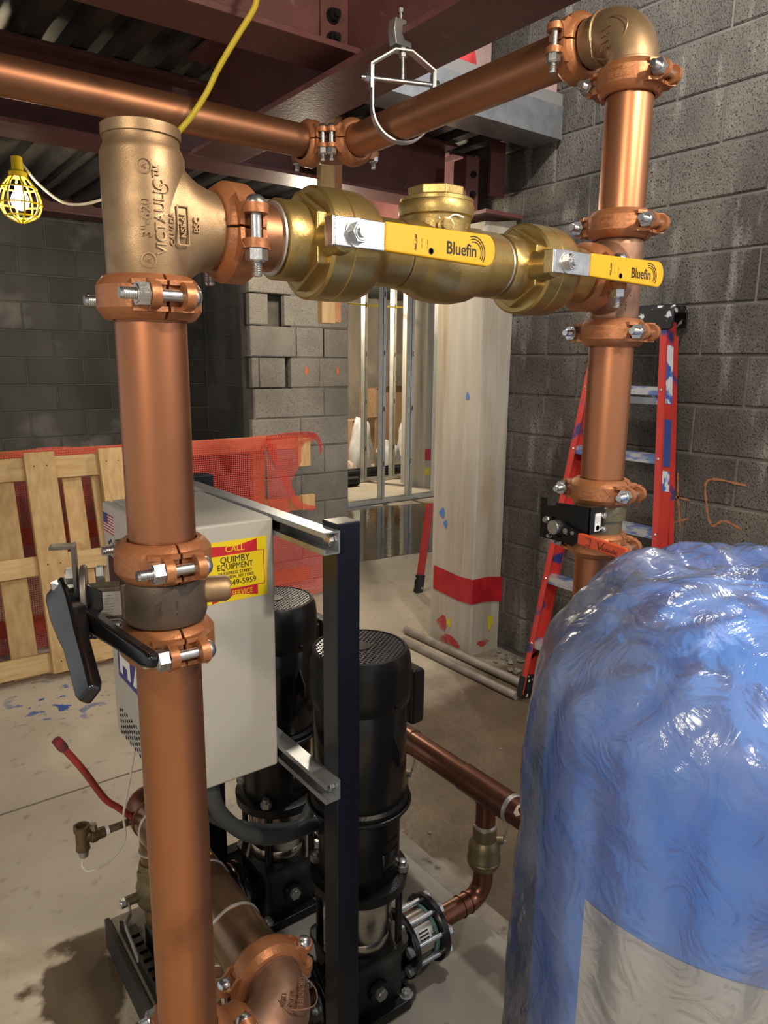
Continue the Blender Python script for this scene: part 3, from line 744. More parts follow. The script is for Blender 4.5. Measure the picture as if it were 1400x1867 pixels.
b = B(); c = UD(185, 1138, .845); b.cyl(c-NK*.02, c+NK*.01, .005, n=12); hexnut(b, c+NK*.002, NK, .009, .007); obj('pivot_bolt', b, ZINC, bv)

# ---- upper run: right riser, elbow, pipe A, elbow, pipe B
EAR_R = V((.12, -.99, 0))
def rtext(px): return V((-.81, -.59, 0))
VT = (V((-.88, -.40, 0)), [('Victaulic', .0115, -.010, -.004), ('COPPER', .006, -.012, .006)])
coupling((RXR, RYR, 2.052), EZ, -EAR_R, 'copper-coloured coupling right below the top elbow, right riser', txt=VT)
pipe('copper_pipe', (RXR, RYR, 1.825), (RXR, RYR, 2.045), R3, COPPER, 'short vertical copper pipe below the top elbow, right riser')
coupling((RXR, RYR, 1.820), EZ, -EAR_R, 'copper-coloured coupling just above the right hand yellow handle', txt=VT)
Tr = empty('pipe_tee', (RXR, RYR, 1.64), 'rosy bronze pipe tee behind the right hand yellow handle', 'pipe tee')
tee(Tr, RXR, RYR, 1.635, 1.815, ZV, -1, BRONZE_R, .085, .0425)
for body, off, dz in (('USA', .022, -.045), ('- ---', .032, -.02)):
    text_round(body, .014, (RXR, RYR, ZV+dz), EZ, .0425, V((-.81, -.59, 0)), BRONZE_R, Tr, vertical=True, off=off-.005, ext=.001)
coupling((RXR, RYR, 1.637), EZ, -EAR_R, 'dark copper-coloured coupling below the right tee', txt=VT)
pipe('copper_pipe', (RXR, RYR, 1.352), (RXR, RYR, 1.630), R3, COPPER, 'vertical copper pipe of the right riser, in front of the ladder')
coupling((RXR, RYR, 1.346), EZ, -EAR_R, 'copper-coloured coupling above the red handled valve, right riser', txt=(V((-.88, -.40, 0)), [('---- ---', .008, -.012, .005), ('COPPER', .007, -.012, -.005), ('X', .03, .026, 0)]))
coupling((RXR, RYR, 1.244), EZ, -EAR_R, 'copper-coloured coupling below the red handled valve, right riser')
pipe('copper_pipe', (RXR, RYR, .52), (RXR, RYR, 1.238), R3, COPPER, 'copper pipe of the right riser running down behind the blue tank')

def elbow(name, c, d0, d1, r, mt, label, R=.085, cat='pipe elbow', lead=.02):
    # c: corner where the two axes meet; d0,d1: directions in which the two ends leave
    d0, d1 = V(d0), V(d1); rb = R*.70
    cc = V(c)+(d0+d1)*rb
    pts = [V(c)+d0*(R+.004)] + [cc-d1*rb*math.cos(t)-d0*rb*math.sin(t) for t in [PI/2*i/14 for i in range(15)]] + [V(c)+d1*(R+.004)]
    rs = [r*1.02]+[r*1.06+r*.06*math.sin(PI*i/14) for i in range(15)]+[r*1.02]
    e = empty(name, c, label, cat)
    obj('elbow_body', B().tube(pts, rs, 36), mt, e, ang=60)
    for d in (d0, d1):
        obj('end_bead', B().lathe([(r*1.05, R-.028), (r*1.13, R-.026), (r*1.13, R-.022), (r*1.05, R-.020)], c, d, 36), mt, e)
    return e
te = elbow('pipe_elbow', (RXR, RYR, ZA), -EZ, EY, R3, BRONZE, 'cast bronze elbow at the top of the right riser', R=.085)
# raised cartouche on the elbow cheek
c = V((RXR-.0448, RYR+.024, ZA-.020)); P = []
out = [(-.030, -.022), (-.034, .006), (-.022, .026), (.012, .030), (.036, .016), (.034, -.004), (.016, -.016), (0, -.032)]
b = B(); ring = smooth_path([c+EY*-a+EZ*z+EX*(.0045*((a/.036)**2+(z/.03)**2)) for a, z in out+[out[0]]], 4)
b.tube(ring, .0009, 6); obj('cartouche', b, BRONZE, te)
for k, tx in enumerate(('-- ---', '--- --', '-----', 'USA')):
    text_flat(tx, .0105, c+EZ*(.014-.0105*k)-EX*.0005, (0, -.95, .2), (0, .2, .95), BRONZE, te, ext=.0014)
coupling((RXR, .952, ZA), EY, EX, 'copper-coloured coupling between the top elbow and the long copper pipe')
pipe('copper_pipe', (RXR, .956, ZA), (RXR, 1.672, ZA), R3, COPPER_H, 'overhead copper pipe hung in the steel loop hanger')
coupling((RXR, 1.676, ZA), EY, EX, 'copper-coloured coupling at the near end of the overhead corner')
elbow('pipe_elbow', (RXR, YB, ZA), -EY, -EX, R3, BRONZE_R, 'bronze elbow between the two overhead copper pipes', R=.082)
coupling((RXR-.082, YB, ZA), -EX, EY, 'copper-coloured coupling at the left end of the overhead corner')
pipe('copper_pipe', (-1.6, YB, ZA+.004), (RXR-.086, YB, ZA+.004), R3, COPPER_H, 'overhead copper pipe crossing the top left of the picture')

# ---- valve run between the two tees (axis X)
AX = EX
coupling((.395, RYL, ZV), AX, -EY, 'copper-coloured coupling between the lettered tee and the brass ball valve')
coupling((1.062, RYL, ZV), AX, -EY, 'copper-coloured coupling between the right ball valve and the right tee')
def ball_valve(x0, label, stemx, g0, g1, x1):
    """x0: left end of the hex end; body r .068"""
    e = empty('ball_valve', (x0+.08, RYL, ZV-.07), label, 'ball valve', 'brass ball valves')
    o = V((0, RYL, ZV))
    obj('end_collar', B().lathe([(.0405, x0-.018), (.047, x0-.0175), (.0485, x0-.015), (.0485, x0+.014), (.047, x0+.018)], o, AX, 40), BRASS, e)
    b = B(); b.prism(HEX(.0605, PI/6), V((x0+.016, RYL, ZV)), EY, EZ, EX, .017); obj('hex_collar', b, BRASS, e, bevel=.0025)
    prof = [(.045, x0+.030), (.0660, x0+.0305), (.0695, x0+.034), (.0700, x0+.060), (.0688, x0+.0615), (.0700, x0+.063), (.0695, x0+.094), (.064, x0+.110), (.053, x0+.122), (.0475, x0+.128), (.0455, x0+.134), (.0455, x1)]
    obj('valve_body', B().lathe(prof, o, AX, 56), BRASS, e)
    b = B(); b.lathe([(.0250, .04), (.0230, .060), (.0190, .080), (.0125, .082), (.0125, .094)], (stemx, RYL, ZV), -EY, 24)
    obj('stem_boss', b, BRASS, e)
    # solder joints
    for xs in (x0-.0205, x1+.001):
        obj('solder_ring', B().lathe([(.0405, xs-.003), (.0438, xs-.0015), (.0443, xs+.001), (.0415, xs+.003)], o, AX, 40), SOLDER, e)
    yl = RYL-.105
    lv = obj('lever_plate', B().prism(rrect(stemx-.031, ZV-.0165, g0+.012, ZV+.0165, .004), (0, yl, 0), EX, EZ, EY, .0035).box((stemx-.034, yl, ZV-.0165), (stemx-.0300, yl+.018, ZV+.0165)).box((stemx-.012, yl, ZV+.0135), (stemx+.012, yl+.014, ZV+.017)), ZINC, e, bevel=.0012)
    b = B(); b.lathe([(.0165, 0), (.0165, .0015)], (stemx, yl, ZV), -EY, 20); hexnut(b, (stemx, yl-.0015, ZV), -EY, .0125, .009); b.cyl((stemx, yl, ZV), (stemx, yl-.0150, ZV), .0062, n=14)
    obj('stem_nut', b, ZINC, e)
    # vinyl grip, a touch deeper towards its end
    out = [(g0, ZV-.0165), (g1-.016, ZV-.0205)]+[(g1-.016+.016*math.sin(PI*i/8), ZV-.0205+.0205*1.0-.0205*math.cos(PI*i/8)*1.0) for i in range(1, 8)]+[(g1-.016, ZV+.0205), (g0, ZV+.0175)]
    gr = obj('grip', B().prism(out, (0, yl-.0025, 0), EX, EZ, EY, .0085), YEL, e, bevel=.0025, seg=3)
    f = V((0, yl-.0028, 0)); L_ = g1-g0
    text_flat('Bluefin', .022, V((g0+L_*.665, yl-.0027, ZV-.0035)), EX, EZ, INK, gr, ext=.00025, xs=.9, bold=.012)
    for k in range(3):
        pts = arc((g0+L_*.78, yl-.0028, ZV-.005), EX, EZ, .0135+.0034*k, -.55, 1.9, 12)
        b = B()
        for i in range(12): b.bar(pts[i], pts[i+1], .0013, .0004, EY)
        obj('logo_arc', b, INK, gr, ang=0)
    for k, tx in enumerate(('OFF  ON', '--- ---', '-- ----')):
        text_flat(tx, .0048, V((g0+L_*(.25+.05*k), yl-.0027, ZV-.002)), EZ, -EX, INK, gr, ext=.0002)
    b = B()
    pts = arc((g0+L_*.27-.02, yl-.0028, ZV-.001), EX, EZ, .018, -.5, .5, 8)
    for i in range(8): b.bar(pts[i], pts[i+1], .0008, .0004, EY)
    obj('arrow_arc', b, INK, gr, ang=0)
    obj('approval_mark', B().lathe([(.0042, 0), (.0042, .0003), (.0032, .0003), (.0032, 0)], V((g0+L_*.385, yl-.0026, ZV-.010)), -EY, 16), INK, gr)
    return e
ball_valve(.468, 'brass ball valve with yellow handle, left of the check valve', .506, .546, .732, .640)
ball_valve(.858, 'brass ball valve with yellow handle, at the right tee', .886, .936, 1.128, 1.030)
obj('copper_stub', B().cyl((.40, RYL, ZV), (.462, RYL, ZV), R3, n=40), COPPER_H, label='short copper stub between coupling and left ball valve', cat='pipe')
obj('copper_stub', B().cyl((.835, RYL, ZV), (.862, RYL, ZV), R3, n=40), COPPER_H, label='short copper stub between check valve and right ball valve', cat='pipe')
obj('copper_stub', B().cyl((1.026, RYL, ZV), (1.07, RYL, ZV), R3, n=40), COPPER_H, label='short copper stub between right ball valve and coupling', cat='pipe')
# swing check valve
ck = empty('check_valve', (.725, RYL, ZV-.06), 'brass swing check valve with round screwed bonnet, between the ball valves', 'check valve')
o = V((0, RYL, ZV))
prof = [(.0405, .643), (.0465, .6435), (.0475, .646), (.0475, .664), (.051, .672), (.0585, .690), (.0610, .712), (.0610, .745), (.0570, .770), (.0500, .788), (.0480, .796), (.0480, .826), (.0465, .832), (.0405, .8325)]
b = B(); secs = []
for r, x in prof:
    secs.append([V((x, RYL+min(r, .054)*math.cos(2*PI*i/48), ZV+(r if math.sin(2*PI*i/48) < 0 else min(r, .050))*math.sin(2*PI*i/48)-(r-.0475)*.1)) for i in range(48)])
obj('valve_body', b.loft(secs), BRASS, ck, ang=50)
xb = .716
obj('bonnet_neck', B().lathe([(.050, ZV-.02), (.050, ZV+.052), (.0505, ZV+.054), (.0535, ZV+.056), (.0545, ZV+.062), (.0545, ZV+.070), (.053, ZV+.074)], (xb, RYL, 0), EZ, 48), BRASS, ck)
obj('bonnet_cap', B().lathe([(.053, ZV+.0745), (.0530, ZV+.079), (.046, ZV+.082), (.044, ZV+.0825)], (xb, RYL, 0), EZ, 48), BRASS, ck)
b = B().prism([(.0425*math.cos(PI/4*i+.39), .0425*math.sin(PI/4*i+.39)) for i in range(8)], (xb, RYL, ZV+.082), EX, EY, EZ, .013); obj('bonnet_hex', b, BRASS, ck, bevel=.002)
dpl = V((-.45, -.89, 0)); c = V((xb, RYL, ZV+.036))
b = B().lathe([(.013, .044), (.0115, .060), (.0075, .061), (.0075, .064)], c, dpl, 20); hexnut(b, c+dpl*.062, dpl, .0085, .007); obj('side_plug', b, BRASS, ck)
text_round('E.A.', .012, (xb, RYL, ZV+.040), EZ, .050, V((.35, -.94, 0)), BRASS, ck, ext=.0008)
text_round('EA', .012, (xb, RYL, ZV+.040), EZ, .050, V((-.75, -.66, 0)), BRASS, ck, ext=.0008)
tr_ = [c+V((-.030, -.041, .012))*1.0, c+V((-.026, -.046, .006)), c+V((-.012, -.052, .016)), c+V((.004, -.054, .014))]
obj('chalk_mark', B().tube(smooth_path(tr_, 5), .0012, 6), WHITE, ck)

# red handled butterfly valve on the right riser
rv = empty('butterfly_valve', (RXR, RYR, 1.255), 'bronze butterfly valve with black bracket and red handle, right riser', 'valve')
prof = [(.036, 1.238), (.0385, 1.244), (.0385, 1.262), (.0430, 1.266), (.0430, 1.292), (.0490, 1.294), (.0490, 1.318), (.0460, 1.323), (.0385, 1.326), (.0385, 1.34), (.036, 1.347)]
obj('valve_body', B().lathe(prof, (RXR, RYR, 0), EZ, 48), VALVED, rv)
XPL = 1.048
b = B(); secs = [[V((RXR-t, RYR+a*.018, 1.295+q*.018)) for a, q in ((-1, -1), (1, -1), (1, 1), (-1, 1))] for t in (.03, .09)]
obj('neck', b.loft(secs), BLACKP, rv, bevel=.003)
def YZ(px, py, x=XPL): return U(px, py, 0, x)
pp = [YZ(986, 905), YZ(996, 908), YZ(996, 921), YZ(1012, 922), YZ(1014, 916), YZ(1078, 926), YZ(1075, 975), YZ(1042, 996), YZ(1030, 990), YZ(984, 978)]
b = B(); b.prism([(p.y, p.z) for p in pp], (XPL, 0, 0), EY, EZ, EX, .003)
fl = [YZ(1076, 926), YZ(1072, 975)]
b.obox((XPL+.020, (fl[0].y+fl[1].y)/2, (fl[0].z+fl[1].z)/2), (.020, 0, 0), (0, .0015, 0), (0, 0, abs(fl[0].z-fl[1].z)/2))
br = obj('bracket', b, BLACKP, rv)
q0 = V((XPL+.022, fl[0].y-.0018, (fl[0].z+fl[1].z)/2-.004))
tg = obj('tag', B().obox(q0, (.008, 0, 0), (0, .0004, 0), (0, 0, .0165)), WHITE, br)
for k in range(4): text_flat('--- -----'[:9-k], .0042, q0+V((-.005+.0032*k, -.0006, .004)), EZ, -EX, INK, tg, ext=.0001)
obj('approval_mark', B().lathe([(.0050, 0), (.0050, .0003), (.0040, .0003), (.0040, 0)], q0+V((0, -.0005, -.0105)), -EY, 16), INK, tg)
c = YZ(1017, 960); obj('stem_head', B().lathe([(.0135, 0), (.0135, .014), (.0120, .016), (.0001, .016)], c, -EX, 24), ZINC, rv)
obj('index_arc', B().lathe([(.0165, .0), (.0165, .005), (.021, .005), (.021, 0)], c, -EX, 30, .6, 2.9+.6, up=EY), BLACKP, rv)
for px, py, r in ((1035, 967, .0068), (1048, 971, .005), (997, 947, .0055), (1003, 976, .004)):
    p = YZ(px, py); b = B(); b.lathe([(r*1.2, 0), (r*1.2, .001)], p, -EX, 14); hexnut(b, p-EX*.001, -EX, r, .006); obj('screw', b, ZINC, rv)
for px, py in ((1098, 939), (1097, 964)):
    p = U(px, py, 0, XPL+.035); b = B(); hexnut(b, p, -EY, .0055, .006); b.cyl(p+EY*.01, p-EY*.008, .003, n=10); obj('screw', b, ZINC, rv)
h0, h1 = YZ(1022, 958, XPL-.006), YZ(1064, 984, XPL-.006)
obj('lever_plate', B().bar(h0, h1, .016, .003, EX), BLACKP, rv, bevel=.001)
pg = [YZ(1056, 972, XPL-.012), YZ(1064, 973, XPL-.012), YZ(1144, 1000, XPL-.012), YZ(1141, 1023, XPL-.012), YZ(1054, 991, XPL-.012)]
gr = obj('grip', B().prism([(p.y, p.z) for p in pg], (XPL-.016, 0, 0), EY, EZ, EX, .008), RED_V, rv, bevel=.002)
mid = YZ(1107, 1001, XPL-.0163); dy = (pg[2]-pg[1]).normalized(); uy = dy.cross(-EX) if dy.cross(-EX).z > 0 else -dy.cross(-EX)
text_flat('ictaulic', .0115, mid+dy*.005-uy*.002, dy, uy, INK, gr, ext=.0003)
b = B(); k0 = mid-dy*.021; b.bar(k0+uy*.006, k0-uy*.006+dy*.004, .0016, .0004, EX); b.bar(k0-uy*.006+dy*.004, k0+dy*.014+uy*.009, .0014, .0004, EX); obj('logo_tick', b, INK, gr, ang=0)
b = B(); k0 = mid-dy*.040
for a, c in ((k0-dy*.006+uy*.007, k0+dy*.004+uy*.007), (k0+dy*.004+uy*.007, k0+dy*.004-uy*.006), (k0+dy*.004-uy*.006, k0-dy*.006-uy*.006)): b.bar(a, c, .0009, .0004, EX)
obj('arrow_mark', b, INK, gr, ang=0)

# ---- loop hanger with beam clamp
hg = empty('pipe_hanger', (RXR, 1.47, 2.09), 'galvanized loop hanger clamped to the beam, holding the copper pipe', 'pipe hanger')
YH = 1.475; WH = .024
def strap(pts, wd, th, d):     # ribbon of width wd along d
    b = B(); pts = [V(p) for p in pts]; secs = []
    for i, p in enumerate(pts):
        t = (pts[min(i+1, len(pts)-1)]-pts[max(i-1, 0)]).normalized(); nn_ = t.cross(d).normalized()
        secs.append([p+d*wd/2+nn_*th/2, p-d*wd/2+nn_*th/2, p-d*wd/2-nn_*th/2, p+d*wd/2-nn_*th/2])
    return b.loft(secs)
cz = ZA
HD = V((.93, -.367, 0)); HW_ = V((.367, .93, 0)); HC = V((RXR+.004, YH, 0)); HR = .074
def hp(u, z): return HC+HD*u+EZ*z
zc_ = 2.0945+HR
low = [hp(-HR, 2.253), hp(-HR, zc_+.03)]+[hp(HR*math.cos(a), zc_+HR*math.sin(a)) for a in [PI+PI*i/24 for i in range(25)]]+[hp(HR, zc_+.03), hp(HR, 2.253)]
obj('lower_strap', strap(low, WH, .0034, HW_), GALV, hg)
up = [hp(-HR-.004, 2.205), hp(-HR-.004, 2.256), hp(-.020, 2.292), hp(.020, 2.292), hp(HR+.004, 2.256), hp(HR+.004, 2.205)]
obj('upper_yoke', strap(up, WH, .0038, HW_), GALV, hg)
b = B().cyl(hp(-HR-.026, 2.228), hp(HR+.016, 2.228), .0056, n=14); hexnut(b, hp(-HR-.008, 2.228), -HD, .0105, .009); hexnut(b, hp(HR+.007, 2.228), HD, .0105, .008)
obj('cross_bolt', b, ZINC, hg)
b = B().cyl(hp(0, 2.232), hp(0, 2.325), .005, n=12); hexnut(b, hp(0, 2.279), EZ, .010, .009); hexnut(b, hp(0, 2.295), EZ, .010, .007)
obj('hanger_rod', b, ZINC, hg)
poly = [(-.012, 0), (.034, 0), (.034, .012), (.012, .014), (.006, .026), (.008, .042), (.018, .046), (.018, .055), (-.014, .055), (-.018, .03)]
obj('beam_clamp', B().prism(poly, (RXR-.014, YH-.013, cz+.160), EX, EZ, EY, .026), ZINCD, hg, bevel=.002)
b = B().cyl((RXR-.004, YH, cz+.205), (RXR-.004, YH, cz+.238), .0042, n=12); hexnut(b, (RXR-.004, YH, cz+.232), EZ, .0075, .009); obj('clamp_screw', b, ZINC, hg)

# ================================================================ PUMP SKID
ZP = .085
pd = empty('equipment_pad', (.84, .8, 0), 'low concrete pad under the black pumps with steel edge', 'pad')
obj('concrete', B().box((.425, -.3, 0), (1.305, 1.80, ZP)), PAD, pd, bevel=.006)
PLX0, PLX1 = .60, 1.24
obj('base_plate', B().box((PLX0, .82, ZP), (PLX1, 1.754, ZP+.008)), PLATE, pd, bevel=.002)
obj('pad_side_shade', B().box((.413, -.3, 0), (.425, 1.80, ZP+.004)), mat('side_shade_dark', (.055, .05, .042), (.035, .032, .028), 12, .6, .3), pd)  # dark sheet added as the shade on the pad's left face
b = B().box((.435, -.3, ZP), (.442, 1.735, ZP+.035)).box((.442, -.3, ZP), (.475, 1.735, ZP+.005)); obj('edge_channel', b, BLACKC, pd)
b = B()
for k in range(7): b.box((.444, 1.70-.032*k-.02, ZP+.005), (.470, 1.70-.032*k, ZP+.02))
obj('ribbed_shim', b, BLACKC, pd)
obj('edge_angle', B().box((.478, .4, ZP), (.484, 1.66, ZP+.055)), BLACKC, pd)
obj('cross_channel', B().box((.80, .955, ZP+.008), (.915, .962, ZP+.05)).box((.80, .962, ZP+.042), (.915, .985, ZP+.05)), BLACK, pd)
obj('far_channel', B().box((.56, 1.756, ZP), (1.05, 1.79, ZP+.08)), BLACK, pd)

PX, NZ = .83, .178
def pump(y, label, detail):
    e = empty('booster_pump', (PX, y, ZP+.008), label, 'pump', 'vertical black booster pumps')
    o = V((PX, y, 0)); zb = ZP+.008
    # base casting: foot plate, square body with nozzles
    obj('foot', B().prism(rrect(-.094, -.10, .096, .10, .02), (PX, y, zb), EX, EY, EZ, .026), BLACKC, e, bevel=.004)
    secs = [[V((PX+a*s1, y+c*s1*.95, z)) for a, c in rrect(-1, -1, 1, 1, .28)] for s1, z in ((.082, zb+.02), (.080, .20), (.084, .235), (.092, .255), (.092, .268))]
    obj('base_casting', B().loft(secs), BLACKC, e, ang=45, bevel=0)
    for sx in (-1, 1):
        obj('nozzle', B().cyl((PX+sx*.06, y, NZ), (PX+sx*.118, y, NZ), .042, n=28), BLACKC, e)
        obj('nozzle_flange', B().lathe([(.03, .113), (.080, .1135), (.082, .116), (.082, .127), (.080, .130), (.03, .130)], (PX, y, NZ), EX*sx, 40), BLACK, e)
    for px_, pz in ((-.01, .0), ):
        c = V((PX, y-.078, NZ-.004)); b = B().lathe([(.026, 0), (.024, .007), (.019, .008)], c, -EY, 24); obj('plug_boss', b, BLACKC, e)
        b = B(); hexnut(b, c-EY*.008, -EY, .0155, .010); obj('drain_plug', b, ZINCD, e)
    for sx in (-1, 1):
        for sy in (-1, 1):
            c = V((PX+sx*.080, y+sy*.082, zb+.026)); b = B().lathe([(.0165, 0), (.0165, .002)], c, EZ, 18); hexnut(b, c+EZ*.002, EZ, .0115, .009); b.cyl(c, c+EZ*.016, .006, n=12)
            obj('foot_bolt', b, ZINCD, e)
    # stainless sleeve with tie bars
    obj('sleeve', B().lathe([(.074, .262), (.0765, .266), (.0765, .30), (.0755, .302), (.0765, .304), (.0765, .43)], o, EZ, 48), STEEL, e)
    for sx in (-1, 1):
        for sy in (-1, 1): obj('tie_bar', B().cyl((PX+sx*.066, y+sy*.066, .25), (PX+sx*.066, y+sy*.066, .44), .0085, n=12), BLACK, e)
    # motor stool
    secs = []
    for r, z in ((.098, .418), (.110, .424), (.112, .448), (.104, .452)):
        secs.append([o+V((r*math.cos(2*PI*i/48), r*math.sin(2*PI*i/48), z)) for i in range(48)])
    obj('stool_flange', B().loft(secs), BLACKC, e)
    for a in (PI*.25, PI*.75, PI*1.25, PI*1.75):
        c = o+V((.100*math.cos(a), .100*math.sin(a), .452)); b = B(); hexnut(b, c, EZ, .0145, .014); b.lathe([(.009, .014), (.009, .024), (.004, .026)], c, EZ, 14)
        obj('stool_nut', b, ZINCD, e)
    obj('coupling_guard', B().lathe([(.090, .450), (.092, .455), (.092, .612), (.090, .616)], o, EZ, 48), BLACKP, e)
    obj('motor_flange', B().lathe([(.095, .614), (.108, .618), (.110, .624), (.110, .640), (.104, .646)], o, EZ, 48), BLACKC, e)
    b = B()
    ring = [o+V((.113*math.cos(a), .113*math.sin(a), .628)) for a in [2*PI*i/40 for i in range(41)]]
    b.tube(ring, .004, 8, cap=False)
    obj('clamp_ring', b, BLACKC, e)
    # motor frame with cooling ribs
    obj('motor_frame', B().lathe([(.100, .640), (.1035, .646), (.1035, .910), (.100, .915)], o, EZ, 56), BLACK, e)
    obj('fan_cowl', B().lathe([(.1070, .868), (.1100, .872), (.1115, .900), (.1115, .945), (.1085, .970), (.1020, .984), (.0960, .9855), (.0940, .983), (.0935, .975)], o, EZ, 56, closed=False), BLACKP, e)
    # wire grille: two families of wires and the hub disc
    b = B(); R_ = .0935; z = .983
    for k in range(-10, 11):
        c = k*.0089
        if abs(c) >= R_-.002: continue
        h = math.sqrt(R_*R_-c*c)
        for d_, n_ in ((V((.83, .56, 0)), V((-.56, .83, 0))), (V((-.34, .94, 0)), V((-.94, -.34, 0)))):
            b.bar(o+EZ*z+n_*c-d_*h, o+EZ*z+n_*c+d_*h, .0019, .0024, EZ)
    gl = obj('fan_grille', b, mat('grille_wire', (.16, .16, .165), None, rough=.3, metal=.7), e, ang=0)
    obj('grille_hub', B().lathe([(.024, .982), (.024, .9862), (.0001, .9865)], o, EZ, 24), BLACKP, gl)
    obj('fan_disc', B().lathe([(.094, .955), (.0001, .957)], o, EZ, 32), mat('dark_inside', (.004, .004, .004), None, rough=.9), e)
    # lifting eyes, cowl screws
    for a in (PI*1.55, PI*1.17, PI*.4):
        d_ = V((math.cos(a), math.sin(a), 0)); t_ = V((-d_.y, d_.x, 0))
        pts = [o+d_*.100+EZ*.818, o+d_*.104+EZ*.822, o+d_*.124+EZ*.785, o+d_*.124+EZ*.755, o+d_*.116+EZ*.748, o+d_*.104+EZ*.758]
        b = B(); b.prism([((p-o).dot(d_), p.z) for p in pts], o-t_*.0025, d_, EZ, t_, .005); obj('lifting_eye', b, BLACK, e, bevel=.001)
        c = o+d_*.1115+EZ*.885; b = B().lathe([(.006, -.006), (.006, .003), (.003, .005)], c, d_, 12); obj('cowl_screw', b, BLACKC, e)
    # terminal box on the far right side
    a = V((.92, -.38, 0)); t_ = V((.38, .92, 0)); c = o+a*.128+EZ*.83
    c = o+V((.128, .045, .83))
    tb = B(); secs = [[c+EX*t0+EY*p*s0+EZ*q*s1 for p, q in ((-1, -1), (1, -1), (1, 1), (-1, 1))] for t0, s0, s1 in ((-.04, .05, .055), (.004, .054, .060), (.010, .060, .068), (.040, .060, .066), (.050, .052, .056))]
    bx2 = obj('terminal_box', tb.loft(secs), BLACKP, e, bevel=.006, seg=3)
    obj('cable_gland', B().lathe([(.020, -.083), (.020, -.06)], c+EX*.0, EZ, 20), RUBBER, bx2)
    # nameplate of the stool
    d_ = V((.30, -.954, 0)); t_ = V((.954, .30, 0))
    b = B(); n_ = 6
    for zz in (.478, .533):
        for i in range(n_+1):
            th = (-.030+.060*i/n_)/.0925; b.v.append(o+(d_*math.cos(th)+t_*math.sin(th))*.0935+EZ*zz)
    b.f = [(i, i+1, n_+2+i, n_+1+i) for i in range(n_)]
    npl = obj('nameplate', b, mat('plate_black', (.02, .02, .02), None, rough=.25, metal=.6), e); npl.modifiers.new('s', 'SOLIDIFY').thickness = .001
    for k in range(4): text_round(('---- -- ---', '--- -----', '-- --- --', '---- ---')[k], .0075, o+EZ*(.524-.0115*k), EZ, .0945, d_, ZINCD, npl, ext=.0001)
    obj('guard_slot', B().obox(o+d_*.0925+EZ*.556, t_*.02, d_*.001, EZ*.003), mat('dark_inside', (.004, .004, .004)), e)
    return e
YN, YF = 1.19, 1.58
pump(YN, 'near black vertical pump with wire fan grille, right of the post', True)
pump(YF, 'far black vertical pump half hidden by the grey cabinet', True)

